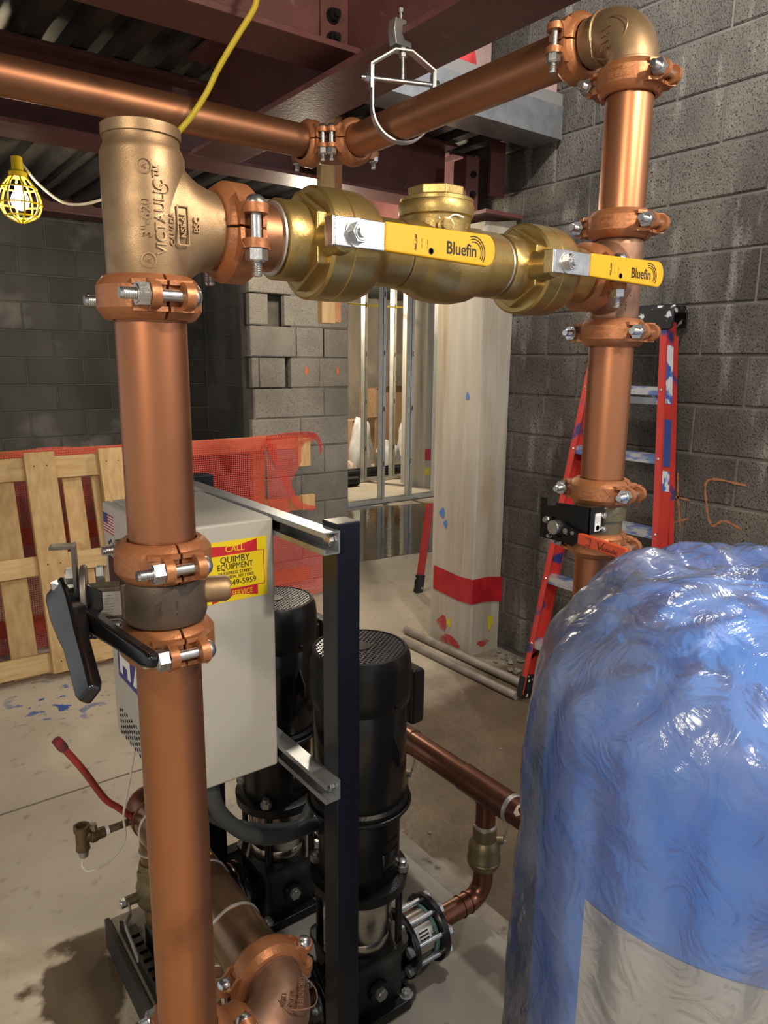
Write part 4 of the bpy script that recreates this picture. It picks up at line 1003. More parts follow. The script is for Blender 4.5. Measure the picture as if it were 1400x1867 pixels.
# ---- discharge side: spool check between flanges, elbow, riser valve, header
XD, ZH = 1.235, .485
RC = .027
def discharge(y, who):
    e = empty('flanged_check', (1.0, y, NZ-.08), 'steel check spool between two black bolted flanges, '+who, 'check valve', 'flanged check spools')
    o = V((0, y, NZ))
    obj('spool_body', B().lathe([(.05, PX+.131), (.056, PX+.133), (.056, PX+.20), (.05, PX+.204)], o, EX, 40), STEEL, e)
    obj('teal_gasket', B().lathe([(.050, PX+.196), (.060, PX+.197), (.060, PX+.203), (.05, PX+.204)], o, EX, 40), mat('teal', (.12, .26, .26), None, rough=.5), e)
    sk = B()
    for zz in (0, 1):
        for i in range(7):
            th = -.35+.5*i/6; sk.v.append(V((PX+.145+.042*zz, y-.0566*math.cos(th+.0), NZ+.0566*math.sin(th+.45))))
    for i in range(7):
        th = .25+.6*i/6
        for zz in (0, 1): sk.v[zz*7+i] = V((PX+.143+.04*zz, y-.0566*math.cos(th), NZ+.0566*math.sin(th)))
    sk.f = [(i, i+1, 8+i, 7+i) for i in range(6)]
    st = obj('spec_sticker', sk, WHITE, e, ang=0)
    for k in range(4):
        th = .33+.14*k; c = V((PX+.163, y-.0572*math.cos(th), NZ+.0572*math.sin(th)))
        obj('sticker_bar', B().obox(c, (.014, 0, 0), V((0, math.sin(th), math.cos(th)))*.0018, V((0, -math.cos(th), math.sin(th)))*.0003), INK, st, ang=0)
    obj('outer_flange', B().lathe([(.028, PX+.205), (.080, PX+.2055), (.082, PX+.208), (.082, PX+.220), (.080, PX+.2225), (.028, PX+.223)], o, EX, 44), BLACK, e)
    for k in range(8):
        a = PI/8+PI/4*k; c = V((0, y+.067*math.cos(a), NZ+.067*math.sin(a)))
        b = B().cyl(c+EX*(PX+.108), c+EX*(PX+.232), .0072, n=14); s_ = obj('stud', b, ZINC, e)
        b = B(); hexnut(b, c+EX*(PX+.113), -EX, .0135, .012); obj('nut', b, ZINCD, s_)
        b = B(); hexnut(b, c+EX*(PX+.223), EX, .0135, .010); obj('nut', b, ZINC, s_)
    # copper up to the header
    p = empty('copper_branch', (XD, y, NZ), 'copper elbow and riser from the check flange to the header, '+who, 'pipe', 'copper pump branches')
    rb = .05
    pts = [V((PX+.2235, y, NZ)), V((XD-rb, y, NZ))]+[V((XD-rb+rb*math.sin(t), y, NZ+rb-rb*math.cos(t))) for t in [PI/2*i/10 for i in range(1, 11)]]+[V((XD, y, NZ+.10))]
    obj('elbow', B().tube(pts, RC, 28), COPPER_D, p, ang=60)
    for xs in (XD-rb-.03, XD-rb-.004): obj('solder_ring', B().lathe([(RC, -.002), (RC+.0025, -.001), (RC+.0025, .001), (RC, .002)], (xs, y, NZ), EX, 28), COPPER_D, p)
    obj('upper_pipe', B().lathe([(RC, ZH-.115), (RC, ZH-.03), (RC+.003, ZH-.028), (RC+.003, ZH-.01)], (XD, y, 0), EZ, 28), COPPER_D, p)
    v = empty('check_valve', (XD, y, NZ+.09), 'dull brass check valve with side tap under the copper header, '+who, 'check valve', 'header check valves')
    z = NZ
    obj('valve_body', B().lathe([(.028, z+.080), (.034, z+.083), (.042, z+.096), (.0445, z+.104), (.0445, z+.110), (.043, z+.112), (.0445, z+.114), (.0445, z+.118), (.042, z+.122), (.042, z+.150), (.036, z+.164), (.0315, z+.170), (.0315, z+.205), (.029, z+.208)], (XD, y, 0), EZ, 36), VALVED, v)
    obj('solder_ring', B().lathe([(.027, z+.206), (.031, z+.208), (.031, z+.212), (.027, z+.215)], (XD, y, 0), EZ, 28), SOLDER, v)
    t_ = V((.80, -.6, 0)); c = V((XD, y, z+.165))
    obj('tap_boss', B().lathe([(.012, .03), (.012, .048)], c, t_, 16), VALVED, v)
    b = B(); hexnut(b, c+t_*.046-EZ*.004, t_, .0085, .008); obj('tap_nut', b, ZINC, v)
    obj('tap_handle', B().bar(c+t_*.050, c+t_*.062+EZ*.055, .016, .003, t_), mat('alu', (.45, .45, .44), None, rough=.4, metal=.8), v, bevel=.001)
discharge(YN, 'near pump')
discharge(YF, 'far pump')
RH = .0345
hd = empty('copper_header', (XD, 1.4, ZH-RH), 'tarnished copper discharge header running back along the floor beyond the pumps', 'pipe')
obj('header_pipe', B().cyl((XD, .90, ZH), (XD, 1.95, ZH), RH, n=36), COPPER_D, hd)
obj('tee_sleeve', B().lathe([(RH, 1.105), (RH+.0025, 1.1055), (RH+.0025, 1.275), (RH, 1.2755)], (XD, 0, ZH), EY, 36), COPPER_D, hd)
obj('tee_sleeve', B().lathe([(RH, 1.495), (RH+.0025, 1.4955), (RH+.0025, 1.665), (RH, 1.6655)], (XD, 0, ZH), EY, 36), COPPER_D, hd)
obj('solder_ring', B().lathe([(RH, 1.093), (RH+.003, 1.095), (RH+.003, 1.104), (RH, 1.106)], (XD, 0, ZH), EY, 36), SOLDER, hd)
b = B(); q = random.Random(5)
for i in range(5):
    n_ = 8; c = V((XD, 1.055-.012*i+q.uniform(-.01, .01), ZH)); th0 = 2.0+q.uniform(-.45, .35)
    k = len(b.v)
    for j in range(n_):
        a = 2*PI*j/n_; rr = .012*q.uniform(.5, 1.2); th = th0+rr*math.cos(a)/RH*1.6
        b.v.append(V((XD+math.cos(th)*(RH+.0008), c.y+rr*math.sin(a), ZH+math.sin(th)*(RH+.0008))))
    b.f.append(list(range(k, k+n_)))
obj('flux_residue', b, mat('flux', (.60, .52, .44), (.4, .25, .17), 60, .6), hd, ang=0)
coupling((XD, .985, ZH), EY, EX, 'copper-coloured coupling on the discharge header, half hidden by the tank', r=RH)

# ---- suction side: header with end cap, branches, elbow back to the left riser
XS, ZS, RS = .487, .514, .0525
sh = empty('suction_header', (XS, 1.3, ZS-RS), 'wide brown copper suction header at the left riser foot, with domed end', 'pipe')
obj('header_pipe', B().cyl((XS, .985, ZS), (XS, 1.57, ZS), RS, n=44), MANI, sh)
obj('end_cap', B().lathe([(RS+.002, 1.545), (RS+.0035, 1.547), (RS+.0035, 1.595), (RS*.93, 1.612), (RS*.7, 1.626), (RS*.35, 1.634), (.0001, 1.636)], (XS, 0, ZS), EY, 44), COPPER_D, sh)
for y in (1.115, 1.265, 1.505): obj('solder_ring', B().lathe([(RS, y-.003), (RS+.0025, y-.002), (RS+.0025, y+.002), (RS, y+.003)], (XS, 0, ZS), EY, 44), SOLDER, sh)
obj('yellow_tag', B().obox((XS+.028, 1.30, ZS+.046), (.004, 0, -.0024), (0, .012, 0), (.0003, 0, .0005)), YEL, sh, ang=0)
for y, who in ((YN, 'near pump'), (YF, 'far pump')):
    p = empty('suction_branch', (XS, y, NZ), 'brown copper suction branch dropping from the header, '+who, 'pipe', 'suction branches')
    rb = .05
    obj('drop_pipe', B().cyl((XS, y, ZS-RS+.004), (XS, y, NZ+.13), .031, n=28), MANI, p)
    obj('solder_ring', B().lathe([(.031, ZS-RS-.058), (.0345, ZS-RS-.056), (.0345, ZS-RS-.052), (.031, ZS-RS-.05)], (XS, y, 0), EZ, 28), SOLDER, p)
    pts = [V((XS, y, NZ+.11)), V((XS, y, NZ+rb))]+[V((XS+rb-rb*math.cos(t), y, NZ+rb-rb*math.sin(t))) for t in [PI/2*i/10 for i in range(1, 11)]]+[V((PX-.1315, y, NZ))]
    obj('lower_elbow', B().tube(pts, .029, 28), MANI, p, ang=60)
    v = empty('shutoff_valve', (XS, y, NZ+.07), 'dull brass shutoff valve with bent steel lever on the suction branch, '+who, 'valve', 'suction valves')
    obj('valve_body', B().lathe([(.031, NZ+.075), (.036, NZ+.078), (.046, NZ+.095), (.046, NZ+.135), (.037, NZ+.155), (.037, NZ+.19), (.034, NZ+.2)], (XS, y, 0), EZ, 32), VALVED, v)
    b = B().prism(HEX(.043), (XS, y, NZ+.16), EX, EY, EZ, .022); obj('hex_collar', b, VALVED, v, bevel=.002)
    c = V((XS-.045, y, NZ+.115)); obj('stem', B().cyl(c+EX*.01, c-EX*.03, .012, n=16), VALVED, v)
    b = B(); hexnut(b, c-EX*.03, -EX, .0125, .010); obj('stem_nut', b, ZINC, v)
    obj('lever', strap([c-EX*.024+EY*.0, c-EX*.026-EY*.03-EZ*.01, c-EX*.046-EY*.05-EZ*.02, c-EX*.050-EY*.15-EZ*.035], .018, .004, EZ), mat('alu', (.45, .45, .44)), v, bevel=.001)
    f = empty('suction_flange', (PX-.14, y, NZ), 'black bolted suction flange on the branch, '+who, 'flange', 'suction flanges')
    obj('flange_ring', B().lathe([(.030, .1315), (.080, .132), (.082, .135), (.082, .146), (.080, .149), (.030, .149)], (PX, y, NZ), -EX, 40), BLACK, f)
    for k in range(8):
        a = PI/8+PI/4*k; c = V((PX-.146, y+.067*math.cos(a), NZ+.067*math.sin(a)))
        b = B(); hexnut(b, c-EX*.002, -EX, .0115, .009); b.cyl(c, c-EX*.017, .006, n=10); obj('bolt', b, ZINC, f)
# elbow from header to the riser foot
EC = V((XS, .884, ZS))
el = elbow('pipe_elbow', EC, EY, -EX, .0475, BRONZE_R, 'dark cast bronze elbow with raised lettering at the riser foot', R=.099)
for k, tx in enumerate(('GRINNELL', '4 / 70', 'USA')):
    text_flat(tx, .014-.001*k, EC+V((.000-.014*k+.006, -.012+.004*k, .0510)), (-.55, -.83, 0), (.83, -.55, 0), BRONZE_R, el, ext=.0016)
b = B(); out = [(.028, .02), (.030, -.02), (.012, -.044), (-.020, -.030), (-.03, 0)]
b.tube(smooth_path([EC+V((x, y, .0515)) for x, y in out], 5), .001, 6); obj('cartouche', b, BRONZE_R, el)
coupling(EC+EY*.101, EY, EX, 'large copper-coloured coupling on the suction header beside the black post', r=.0485)
coupling(EC-EX*.101, EX, V((0, -.6, .8)), 'copper-coloured coupling left of the dark lettered elbow, bottom edge', r=.0475)
coupling((RXL, RYL, .632), EZ, -EAR_L, 'copper-coloured coupling at the foot of the left riser, bottom edge')
b = B(); p0 = EC-EX*.106
b.tube(smooth_path([V((RXL, RYL, .626)), V((RXL, RYL, .585)), V((RXL+.012, RYL+.01, .54)), V((RXL+.05, RYL+.045, .516)), V((p0.x, p0.y, p0.z))], 6), .042, 32)
obj('pipe_elbow', b, BRONZE_R, label='bronze elbow under the left riser, cut by the bottom edge', cat='pipe elbow', ang=60)

# drain nipple, brass tee and red tool at the header's end
YD = 1.56; ZD = .487
dn = empty('drain_assembly', (.3, YD, ZD-.03), 'rusty drain nipple with brass tap and tee on the header end', 'drain')
def ud(px, py): return U(px, py, 1, YD)
a0, a1, a2 = ud(245, 1494), ud(190, 1516), ud(150, 1527)
RUST = mat('rusty_steel', (.17, .10, .07), (.10, .065, .05), 40, .6, .5, .3, 150)
obj('nipple', B().cyl(a0+EX*.03, a1, .0085, n=16), RUST, dn)
obj('thread_tape', B().cyl(a0-EX*.004, a0+EX*.008, .0105, n=16).cyl(a1-EX*.002, a1+EX*.010, .0105, n=16), WHITE, dn)
BRASSO = mat('old_brass', (.17, .115, .06), (.11, .075, .045), 30, .45, .7, .15, 200)
obj('tap_body', B().lathe([(.011, 0), (.0125, .002), (.0125, .014), (.0155, .02), (.0155, .03), (.011, .036), (.011, .05)], a1+EX*.002, -EX, 20), BRASSO, dn)
b = B(); hexnut(b, a1-EX*.022+EZ*.014, EZ, .008, .012); b.bar(a1-EX*.016+EZ*.027, a1-EX*.03+EZ*.03, .012, .003, EZ); obj('tap_stem', b, mat('old_steel', (.3, .28, .22), None, rough=.4, metal=.8), dn)
obj('brass_tee', B().lathe([(.015, -.030), (.016, -.028), (.0145, -.018), (.0145, .016), (.0175, .018), (.0175, .030), (.012, .030), (.011, .015)], a2, EZ, 20).lathe([(.0135, 0), (.0135, .016)], a2, EX, 18), BRASSO, dn)
obj('hose_barb', B().lathe([(.0095, -.048), (.011, -.04), (.011, -.03)], a2, EZ, 14), ZINCD, dn)
tl = empty('red_lever', (.4, YD, .49), 'red bent lever bar with taped end, left of the riser foot', 'lever bar')
lp = [ud(240, 1490), ud(215, 1472), ud(190, 1455), ud(150, 1402), ud(104, 1351)]
obj('bar', B().tube(smooth_path(lp, 5), .0075, 12), mat('red_paint', (.30, .03, .022), (.20, .03, .022), 30, .5), tl)
e_ = lp[-1]; d_ = (lp[-1]-lp[-2]).normalized()
obj('taped_end', B().tube([e_-d_*.028, e_-d_*.018, e_-d_*.004, e_+d_*.004], [.0095, .0115, .0105, .010], 10), mat('dark_tape', (.05, .03, .04), (.22, .02, .03), 60, .5), tl)
uf = lambda px, py: U(px, py, 1, YD-.022)
tp = [U(245, 1372, 0, .44), uf(233, 1440), uf(225, 1487), uf(228, 1530), uf(200, 1570), uf(165, 1588), ud(150, 1580), a2-EZ*.047]
obj('plastic_tube', B().tube(smooth_path(tp, 8), .0026, 8), CLEAR, label='thin clear plastic tube hanging from the cabinet to the brass tee', cat='tube')

# ---- posts, struts, cabinet
for y0, lab in ((1.05, 'near'), (1.70, 'far')):
    e = empty('frame_post', (.705, y0+.025, ZP), 'tall square black steel post at the '+lab+' end of the cabinet', 'post')
    obj('post_tube', B().box((.681, y0, ZP+.0181), (.732, y0+.05, 1.297)), POSTM, e, bevel=.002)
    obj('post_foot', B().box((.65, y0-.03, ZP+.0081), (.733, min(y0+.06, 1.752), ZP+.018)), BLACKC, e)
def strut(z, lab):
    e = empty('strut_channel', (.665, 1.4, z), 'galvanized slotted strut channel, '+lab, 'strut channel')
    x0, x1, y0, y1, t_ = .648, .681, 1.04, 1.76, .0028; h = .041
    # open side to the left, lips turned in
    prof = [(x1, 0), (x1, h), (x0, h), (x0, h-.010), (x0+t_, h-.010), (x0+t_, h-t_), (x1-t_, h-t_), (x1-t_, t_), (x0+t_, t_), (x0+t_, .010), (x0, .010), (x0, 0)]
    obj('channel', B().prism(prof, (0, y0, z), EX, EZ, EY, y1-y0), GALV, e, ang=0)
    b = B()
    for k in range(4):
        b.prism(rrect(-.014, -.006, .014, .006, .0059), (x1-t_-.0006, y0+.085+.05*k, z+h/2), EY, EZ, EX, .0005)
    obj('slot', b, mat('slot_light', (.30, .16, .14)), e, ang=0)
    b = B(); hexnut(b, (x1-t_-.001, y0+.025, z+h/2), -EX, .013, .008); obj('bolt', b, ZINC, e)
strut(1.246, 'upper one at the cabinet top')
strut(.758, 'lower one at the cabinet bottom')
EX0, EX1, EY0, EY1, EZ0, EZ1 = .422, .648, 1.225, 1.575, .752, 1.283
cb = empty('control_cabinet', ((EX0+EX1)/2, (EY0+EY1)/2, EZ0), 'pale grey control cabinet with yellow service sticker, on the pump frame', 'cabinet')
obj('cabinet_body', B().box((EX0+.02, EY0, EZ0), (EX1, EY1, EZ1)), GREY, cb, bevel=.006, seg=3)
dr = obj('door', B().box((EX0, EY0+.0005, EZ0+.001), (EX0+.018, EY1-.0005, EZ1-.001)), GREY, cb, bevel=.004, seg=3)
b = B()
for zc, dz in ((EZ1-.085, 0), (EZ0+.06, 0)):
    for j in range(9):
        for i in range(5):
            y = EY1-.035-j*.0155; z = zc-.0135*i+(.006 if j % 2 else 0)
            b.obox((EX0-.0002, y, z), (.0003, 0, 0), (0, .0042, 0), (0, 0, .0036))
obj('vent_hole', b, mat('dark_inside', (.004, .004, .004)), dr, ang=0, kind='stuff')
dr['label'] = 'grey door with vent holes'
# flag sticker
fy, fz = EY1-.008, EZ1-.022
fl = obj('flag_sticker', B().box((EX0-.0008, fy-.070, fz-.040), (EX0-.0001, fy, fz)), mat('flag_white', (.6, .6, .6), None), dr, ang=0)
for k in range(7): obj('stripe', B().box((EX0-.0012, fy-.070, fz-.0031*(2*k+1)), (EX0-.0006, fy, fz-.0031*2*k)), mat('flag_red', (.36, .03, .04), None), fl, ang=0)
obj('canton', B().box((EX0-.0016, fy-.030, fz-.0218), (EX0-.0007, fy, fz)), mat('flag_blue', (.03, .04, .16), None), fl, ang=0)
obj('display_panel', B().box((EX0-.003, EY1-.12, 1.02), (EX0-.0001, EY1-.03, 1.17)), BLACKP, dr, bevel=.001)
# blue plate with white bars
ly, lz = EY1-.045, .985
lg = obj('logo_plate', B().box((EX0-.0010, ly-.20, lz-.085), (EX0-.0001, ly, lz)), mat('logo_blue', (.028, .035, .19), None, rough=.4), dr, ang=0)
b = B()
for (y0, y1, z0, z1, sk_) in ((.015, .035, .012, .072, 0), (.035, .065, .03, .05, 0), (.065, .085, .012, .072, 0), (.10, .122, .012, .072, .03), (.125, .147, .012, .072, .03), (.15, .172, .012, .072, .03)):
    b.add([(EX0-.0016, ly-y0-sk_, lz-z0), (EX0-.0016, ly-y1-sk_, lz-z0), (EX0-.0016, ly-y1, lz-z1), (EX0-.0016, ly-y0, lz-z1)], [(0, 1, 2, 3)])
obj('logo_bars', b, WHITE, lg, ang=0)
# service sticker on the side
s0, s1 = U(370, 995, 1, EY0), U(485, 974, 1, EY0)
s2, s3 = U(370, 1104, 1, EY0), U(487, 1084, 1, EY0)
sx0, sx1, sz0, sz1 = s0.x, s1.x, (s2.z+s3.z)/2, (s0.z+s1.z)/2
W_, H_ = sx1-sx0, sz1-sz0; ys = EY0-.0006
STK = mat('sticker_yellow', (.74, .57, .012), None, rough=.4); STR = mat('sticker_red', (.50, .02, .03), None, rough=.4)
st = obj('service_sticker', B().box((sx0, ys, sz0), (sx1, EY0-.00005, sz1)), STK, cb, ang=0)
def sp(u, v): return (sx0+W_*u, sz1-H_*v)
def poly(pts, mt, dy, name):
    b = B(); b.add([(sp(u, v)[0], ys-dy, sp(u, v)[1]) for u, v in pts], [list(range(len(pts)))]); return obj(name, b, mt, st, ang=0)
poly([(.10, .06), (.5, .10), (.84, .02), (.84, .24), (.10, .24)], STR, .0002, 'red_banner')
poly([(.10, .80), (.84, .80), (.84, .97), (.5, .90), (.10, 1.0)], STR, .0002, 'red_banner')
b = B(); fr = [(.02, .22), (.95, .22), (.95, .80), (.02, .80)]
for i in range(4):
    p, q = sp(*fr[i]), sp(*fr[(i+1) % 4]); b.bar((p[0], ys-.0005, p[1]), (q[0], ys-.0005, q[1]), .0014, .0003, EY)
obj('red_frame', b, STR, st, ang=0)
poly([(.03, .23), (.94, .23), (.94, .79), (.03, .79)], STK, .0004, 'yellow_panel')
def stx(t, size, v, mt, xs=1, u=.48):
    p = sp(u, v); text_flat(t, size, (p[0], ys-.0009, p[1]), EX, EZ, mt, st, ext=.0002, xs=xs, bold=0)
H1 = H_
stx('CALL', H1*.15, .135, STK, .95); stx('FOR SERVICE', H1*.125, .88, STK, .82)
stx('QUIMBY', H1*.15, .31, INK, .92); stx('EQUIPMENT', H1*.14, .425, INK, .82)
stx('59 EXPRESS STREET', H1*.075, .53, INK, .92); stx('PLAINVIEW, NY 11803', H1*.075, .60, INK, .88); stx('516-349-5959', H1*.13, .70, INK, 1.0)

# flexible conduits from cabinet to motors
def cond(pts, r, label):
    P = smooth_path(pts, 14); rs = [r*(1.0 if i % 2 else .94) for i in range(len(P))]
    return obj('flexible_conduit', B().tube(P, rs, 16), RUBBER, label=label, cat='conduit', group='grey flexible conduits', ang=80)
cond([(.52, 1.27, .752), (.52, 1.27, .70), U(408, 1490, 1, 1.27), U(450, 1520, 1, 1.27), U(500, 1527, 1, 1.28), U(550, 1512, 1, 1.30), U(600, 1482, 1, 1.335), (.90, 1.36, .60), (.95, 1.30, .68), (PX+.128, YN+.045, .748)], .0165, 'grey ribbed conduit looping under the cabinet, front one')
cond([(.48, 1.31, .752), (.48, 1.31, .69), U(398, 1492, 1, 1.31), U(440, 1508, 1, 1.32), U(500, 1513, 1, 1.34), U(555, 1494, 1, 1.37), (.86, 1.39, .60), (.95, 1.43, .66), (.98, 1.55, .71), (PX+.128, YF+.045, .748)], .0150, 'grey ribbed conduit looping under the cabinet, rear one')
# ================================================================ BLUE TANK IN ITS PLASTIC BAG
TX, TY, TR = 1.03, .475, .285
TS, TT = 1.10, 1.26
def dome(r, z0, z1, k=10): return [(r*math.cos(PI/2*i/k)+1e-4, z0+(z1-z0)*math.sin(PI/2*i/k)) for i in range(k+1)]
tk = empty('pressure_tank', (TX, TY, ZP), 'blue domed pressure tank wrapped in clear plastic, right foreground', 'tank')
obj('tank_shell', B().lathe([(TR*.9, .13), (TR, .17), (TR, .6)]+dome(TR, TS, TT, 14), (TX, TY, 0), EZ, 72), BLUE, tk, ang=50)
obj('tank_base', B().lathe([(TR*.86, ZP), (TR*.86, .14)], (TX, TY, 0), EZ, 48), BLACKP, tk)
# curved paper label low on the front
a0 = math.radians(170)
b = B(); n_ = 24
for zz in (.20, .855):
    for i in range(n_+1):
        a = a0+1.9*i/n_; b.v.append(V((TX+(TR+.0015)*math.cos(a), TY+(TR+.0015)*math.sin(a), zz)))
b.f = [(i, i+1, n_+2+i, n_+1+i) for i in range(n_)]
lb = obj('paper_label', b, LABELP, tk, ang=60); lb['label'] = 'large pale label'
# bag: loose film all round with folds, gathered on top
b = B(); na, rows_ = 150, []
prof = [(TR+.050, .09), (TR+.045, .12), (TR+.036, .26), (TR+.028, .42), (TR+.022, .58), (TR+.017, .72), (TR+.014, .86), (TR+.012, .98), (TR+.012, 1.06)]
fine = []
for i in range(len(prof)-1):
    for j in range(6): t = j/6; fine.append((prof[i][0]*(1-t)+prof[i+1][0]*t, prof[i][1]*(1-t)+prof[i+1][1]*t))
fine += [(r+.012, z) for r, z in dome(TR, TS-.02, TT+.022, 34)]
for (r, z) in fine:
    up_ = max(0, min(1, (z-1.0)/.25))
    for i in range(na):
        a = 2*PI*i/na; c_, s_ = math.cos(a), math.sin(a)
        p = V((c_*r, s_*r, z))
        fold = abs(noise.noise(V((p.x*10.5+z*.9, p.y*10.5, z*1.6))))            # creases fanning down
        f2 = abs(noise.noise(V((p.x*16+z*2, p.y*16, z*4.5+4))))
        f3 = abs(noise.noise(V((p.x*16, p.y*16, p.z*16+7))))
        rr = .022*fold*(1-up_*.4)+.015*f2+.005*f3
        d = V((c_, s_, 0))*(1-up_)+V((c_*.5, s_*.5, .9))*up_
        p = p+d*rr
        if up_ > 0:
            # loose gathered ridges at the back of the top
            u = p.x*.8-p.y*.6; w_ = p.x*.6+p.y*.8
            p.z += .05*math.exp(-((w_-.13)/.07)**2)*(.6+.8*noise.noise(V((u*9, 2, 1))))*up_
            p.z += .018*math.exp(-((u+.02+.35*w_)/.018)**2)*up_
        rows_.append(V((TX+p.x, TY+p.y, p.z)))
b.v = rows_; nr = len(fine)
b.f = [(j*na+i, j*na+(i+1) % na, (j+1)*na+(i+1) % na, (j+1)*na+i) for j in range(nr-1) for i in range(na)]
obj('plastic_bag', b, BAG, label='wrinkled clear plastic bag pulled over the blue tank', cat='plastic bag', ang=180)

# ================================================================ STEPLADDER LEANING ON THE WALL
ld = empty('stepladder', (2.45, 1.85, 0), 'red fibreglass stepladder with blue paint smears leaning on the block wall', 'ladder')
def LP(t, s, off=0):     # t: height fraction of the front frame, s: -1 right rail (near), +1 left rail (far)
    z = 1.79*t; x = 2.44+.285*t+off
    yl, yr = 2.175-.10*t, 1.46+.28*t
    return V((x, yl if s > 0 else yr, z))
up_l = (LP(1, 1)-LP(0, 1)).normalized(); nx = V((up_l.z, 0, -up_l.x)).normalized()
for s in (1, -1):
    p, q = LP(.02, s), LP(.985, s); sd_ = EY*s
    b = B(); d = (q-p).normalized(); m_ = (p+q)/2; h = (q-p)/2
    b.obox(m_+nx*.033, EY*.0022, nx*.035, h); b.obox(m_-EY*s*.013, EY*.0145, nx*.002, h); b.obox(m_-EY*s*.010+nx*.068, EY*.0115, nx*.002, h)
    rl = obj('rail', b, LADR, ld, ang=0)
    ft = B().obox(p+d*.035+nx*.033-EY*s*.006, EY*.019, nx*.039, d*.055); obj('foot', ft, LADK, ld, bevel=.006)
    p2, q2 = LP(.0, s, .10), LP(.95, s, .052)
    b = B(); h2 = (q2-p2)/2; m2 = (p2+q2)/2
    b.obox(m2+nx*.016, EY*.0022, nx*.018, h2); b.obox(m2-EY*s*.010, EY*.0115, nx*.002, h2)
    obj('rear_rail', b, LADR, ld, ang=0)
    ft = B().obox(p2+d*.03+nx*.016-EY*s*.006, EY*.017, nx*.022, d*.045); obj('rear_foot', ft, LADK, ld, bevel=.005)
for k, z in enumerate((.295, .61, .915, 1.215, 1.49)):
    t = z/1.79; a, c = LP(t, 1), LP(t, -1)
    b = B().box((a.x+.004, c.y+.004, z-.001), (a.x+.078, a.y-.004, z+.003)).box((a.x+.002, c.y+.004, z-.030), (a.x+.005, a.y-.004, z+.003)).box((a.x+.075, c.y+.004, z-.026), (a.x+.078, a.y-.004, z+.003))
    sp_ = obj('step', b, LADS, ld, ang=0)
    for s in (1, -1):
        for dz in (-.008, -.024):
            pnt = LP(t, s)+EZ*dz-EY*s*.014; bb = B().lathe([(.0001, .005), (.004, .0045), (.0062, .002), (.0062, 0)], pnt-EX*.001, -nx, 10); obj('rivet', bb, ZINC, sp_)
        if k in (0, 4):
            pa = LP(t, s)+EZ*-.028-EY*s*.055+nx*.01; pb = LP(t, s)+EZ*-.085-EY*s*.006+nx*.01
            obj('brace', B().bar(pa, pb, .012, .003, nx), LADS if k else BLACKP, sp_)
obj('rear_brace', B().bar(LP(.80, 1, .09)-EY*.01, LP(.80, -1, .09)+EY*.01, .028, .004, EX), GALV, ld)
c0_, c1_ = LP(1, -1), LP(1, 1)
cap = B(); secs = []
for y, sc_ in ((c0_.y-.035, .86), (c0_.y-.028, 1), (c1_.y+.028, 1), (c1_.y+.035, .86)):
    secs.append([V((c0_.x+.045+x*sc_, y, 1.80+z*sc_)) for x, z in ((-.062, -.075), (-.056, -.078), (-.050, -.012), (.042, -.012), (.046, -.07), (.052, -.07), (.052, .012), (.03, .020), (-.045, .020), (-.062, .004))])
obj('top_cap', cap.loft(secs), LADK, ld, bevel=.003)
# labels stuck on the near rail
def rail_sticker(t0, t1, mt, name, txt=None, wd=.052):
    p, q = LP(t0, -1), LP(t1, -1); d = (q-p).normalized(); m_ = (p+q)/2+nx*.034-EY*.0028
    o = obj(name, B().obox(m_, EY*.0004, nx*wd/2, (q-p)/2), mt, ld, ang=0)
    if txt:
        for i, (tx, sz) in enumerate(txt): text_flat(tx, sz, m_-EY*.0007+nx*(.014*(i-(len(txt)-1)/2)), d, -nx, INK, o, ext=.0002)
STKB = mat('ladder_label', (.66, .67, .68), (.05, .12, .42), 16, .5, lo=.44, hi=.5)
rail_sticker(.80, .93, STKB, 'warning_label'); rail_sticker(.66, .765, mat('label_blue', (.04, .07, .26), None, rough=.5), 'brand_label')
obj_ = rail_sticker(.605, .65, STKB, 'size_label')

# ================================================================ FLOOR CONDUITS, PALLET, GUARD RAIL
for (a, c, r, lab, l2) in (((740, 1148), (985, 1262), .023, 'pale grey pipe lying along the wall foot, rear of two', 0), ((735, 1168), (960, 1278), .020, 'pale grey pipe lying along the wall foot, front of two', 0)):
    p, q = U(*a, 2, r), U(*c, 2, r)
    q = p+(q-p)*.93
    obj('loose_pipe', B().cyl(p, q, r, n=20), PVC, label=lab, cat='pipe', group='pipes on the floor')

PB = 3.775
pal = empty('wooden_pallet', (.9, PB, 0), 'pale wooden pallet leaning upright against the red guard rail', 'pallet')
lean = math.radians(14.5)
uv = V((0, math.sin(lean), math.cos(lean))); nv = V((0, -math.cos(lean), math.sin(lean)))
def plank(x0, x1, v0, v1, d0, d1, mt, name, tilt=0):
    o = V((0, PB, .004)); sk_ = tilt
    b = B(); vs = []
    for d in (d0, d1):
        for (x, v) in ((x0, v0), (x1, v0), (x1+sk_, v1), (x0+sk_, v1)): vs.append(o+EX*x+uv*v+nv*d)
    b.add(vs, [(0, 3, 2, 1), (4, 5, 6, 7), (0, 1, 5, 4), (1, 2, 6, 5), (2, 3, 7, 6), (3, 0, 4, 7)])
    return obj(name, b, mt, pal, ang=0, bevel=.003, seg=1)
for v0, v1 in ((.985, 1.10), (.50, .60), (.012, .11)): plank(.22, 1.44, v0, v1, .042, .078, WOOD_X, 'cross_board')
for x0, x1 in ((.24, .34), (.37, .47), (.525, .648), (.875, .972), (1.02, 1.11), (1.24, 1.35)): plank(x0, x1, .0, 1.085, .018, .041, WOOD, 'back_slat')
for x0, x1, t in ((.25, .39, 0), (.695, .838, 0), (1.055, 1.185, 0)): plank(x0, x1, .004, 1.12, .079, .118, WOOD, 'front_board', t)
q = random.Random(8)
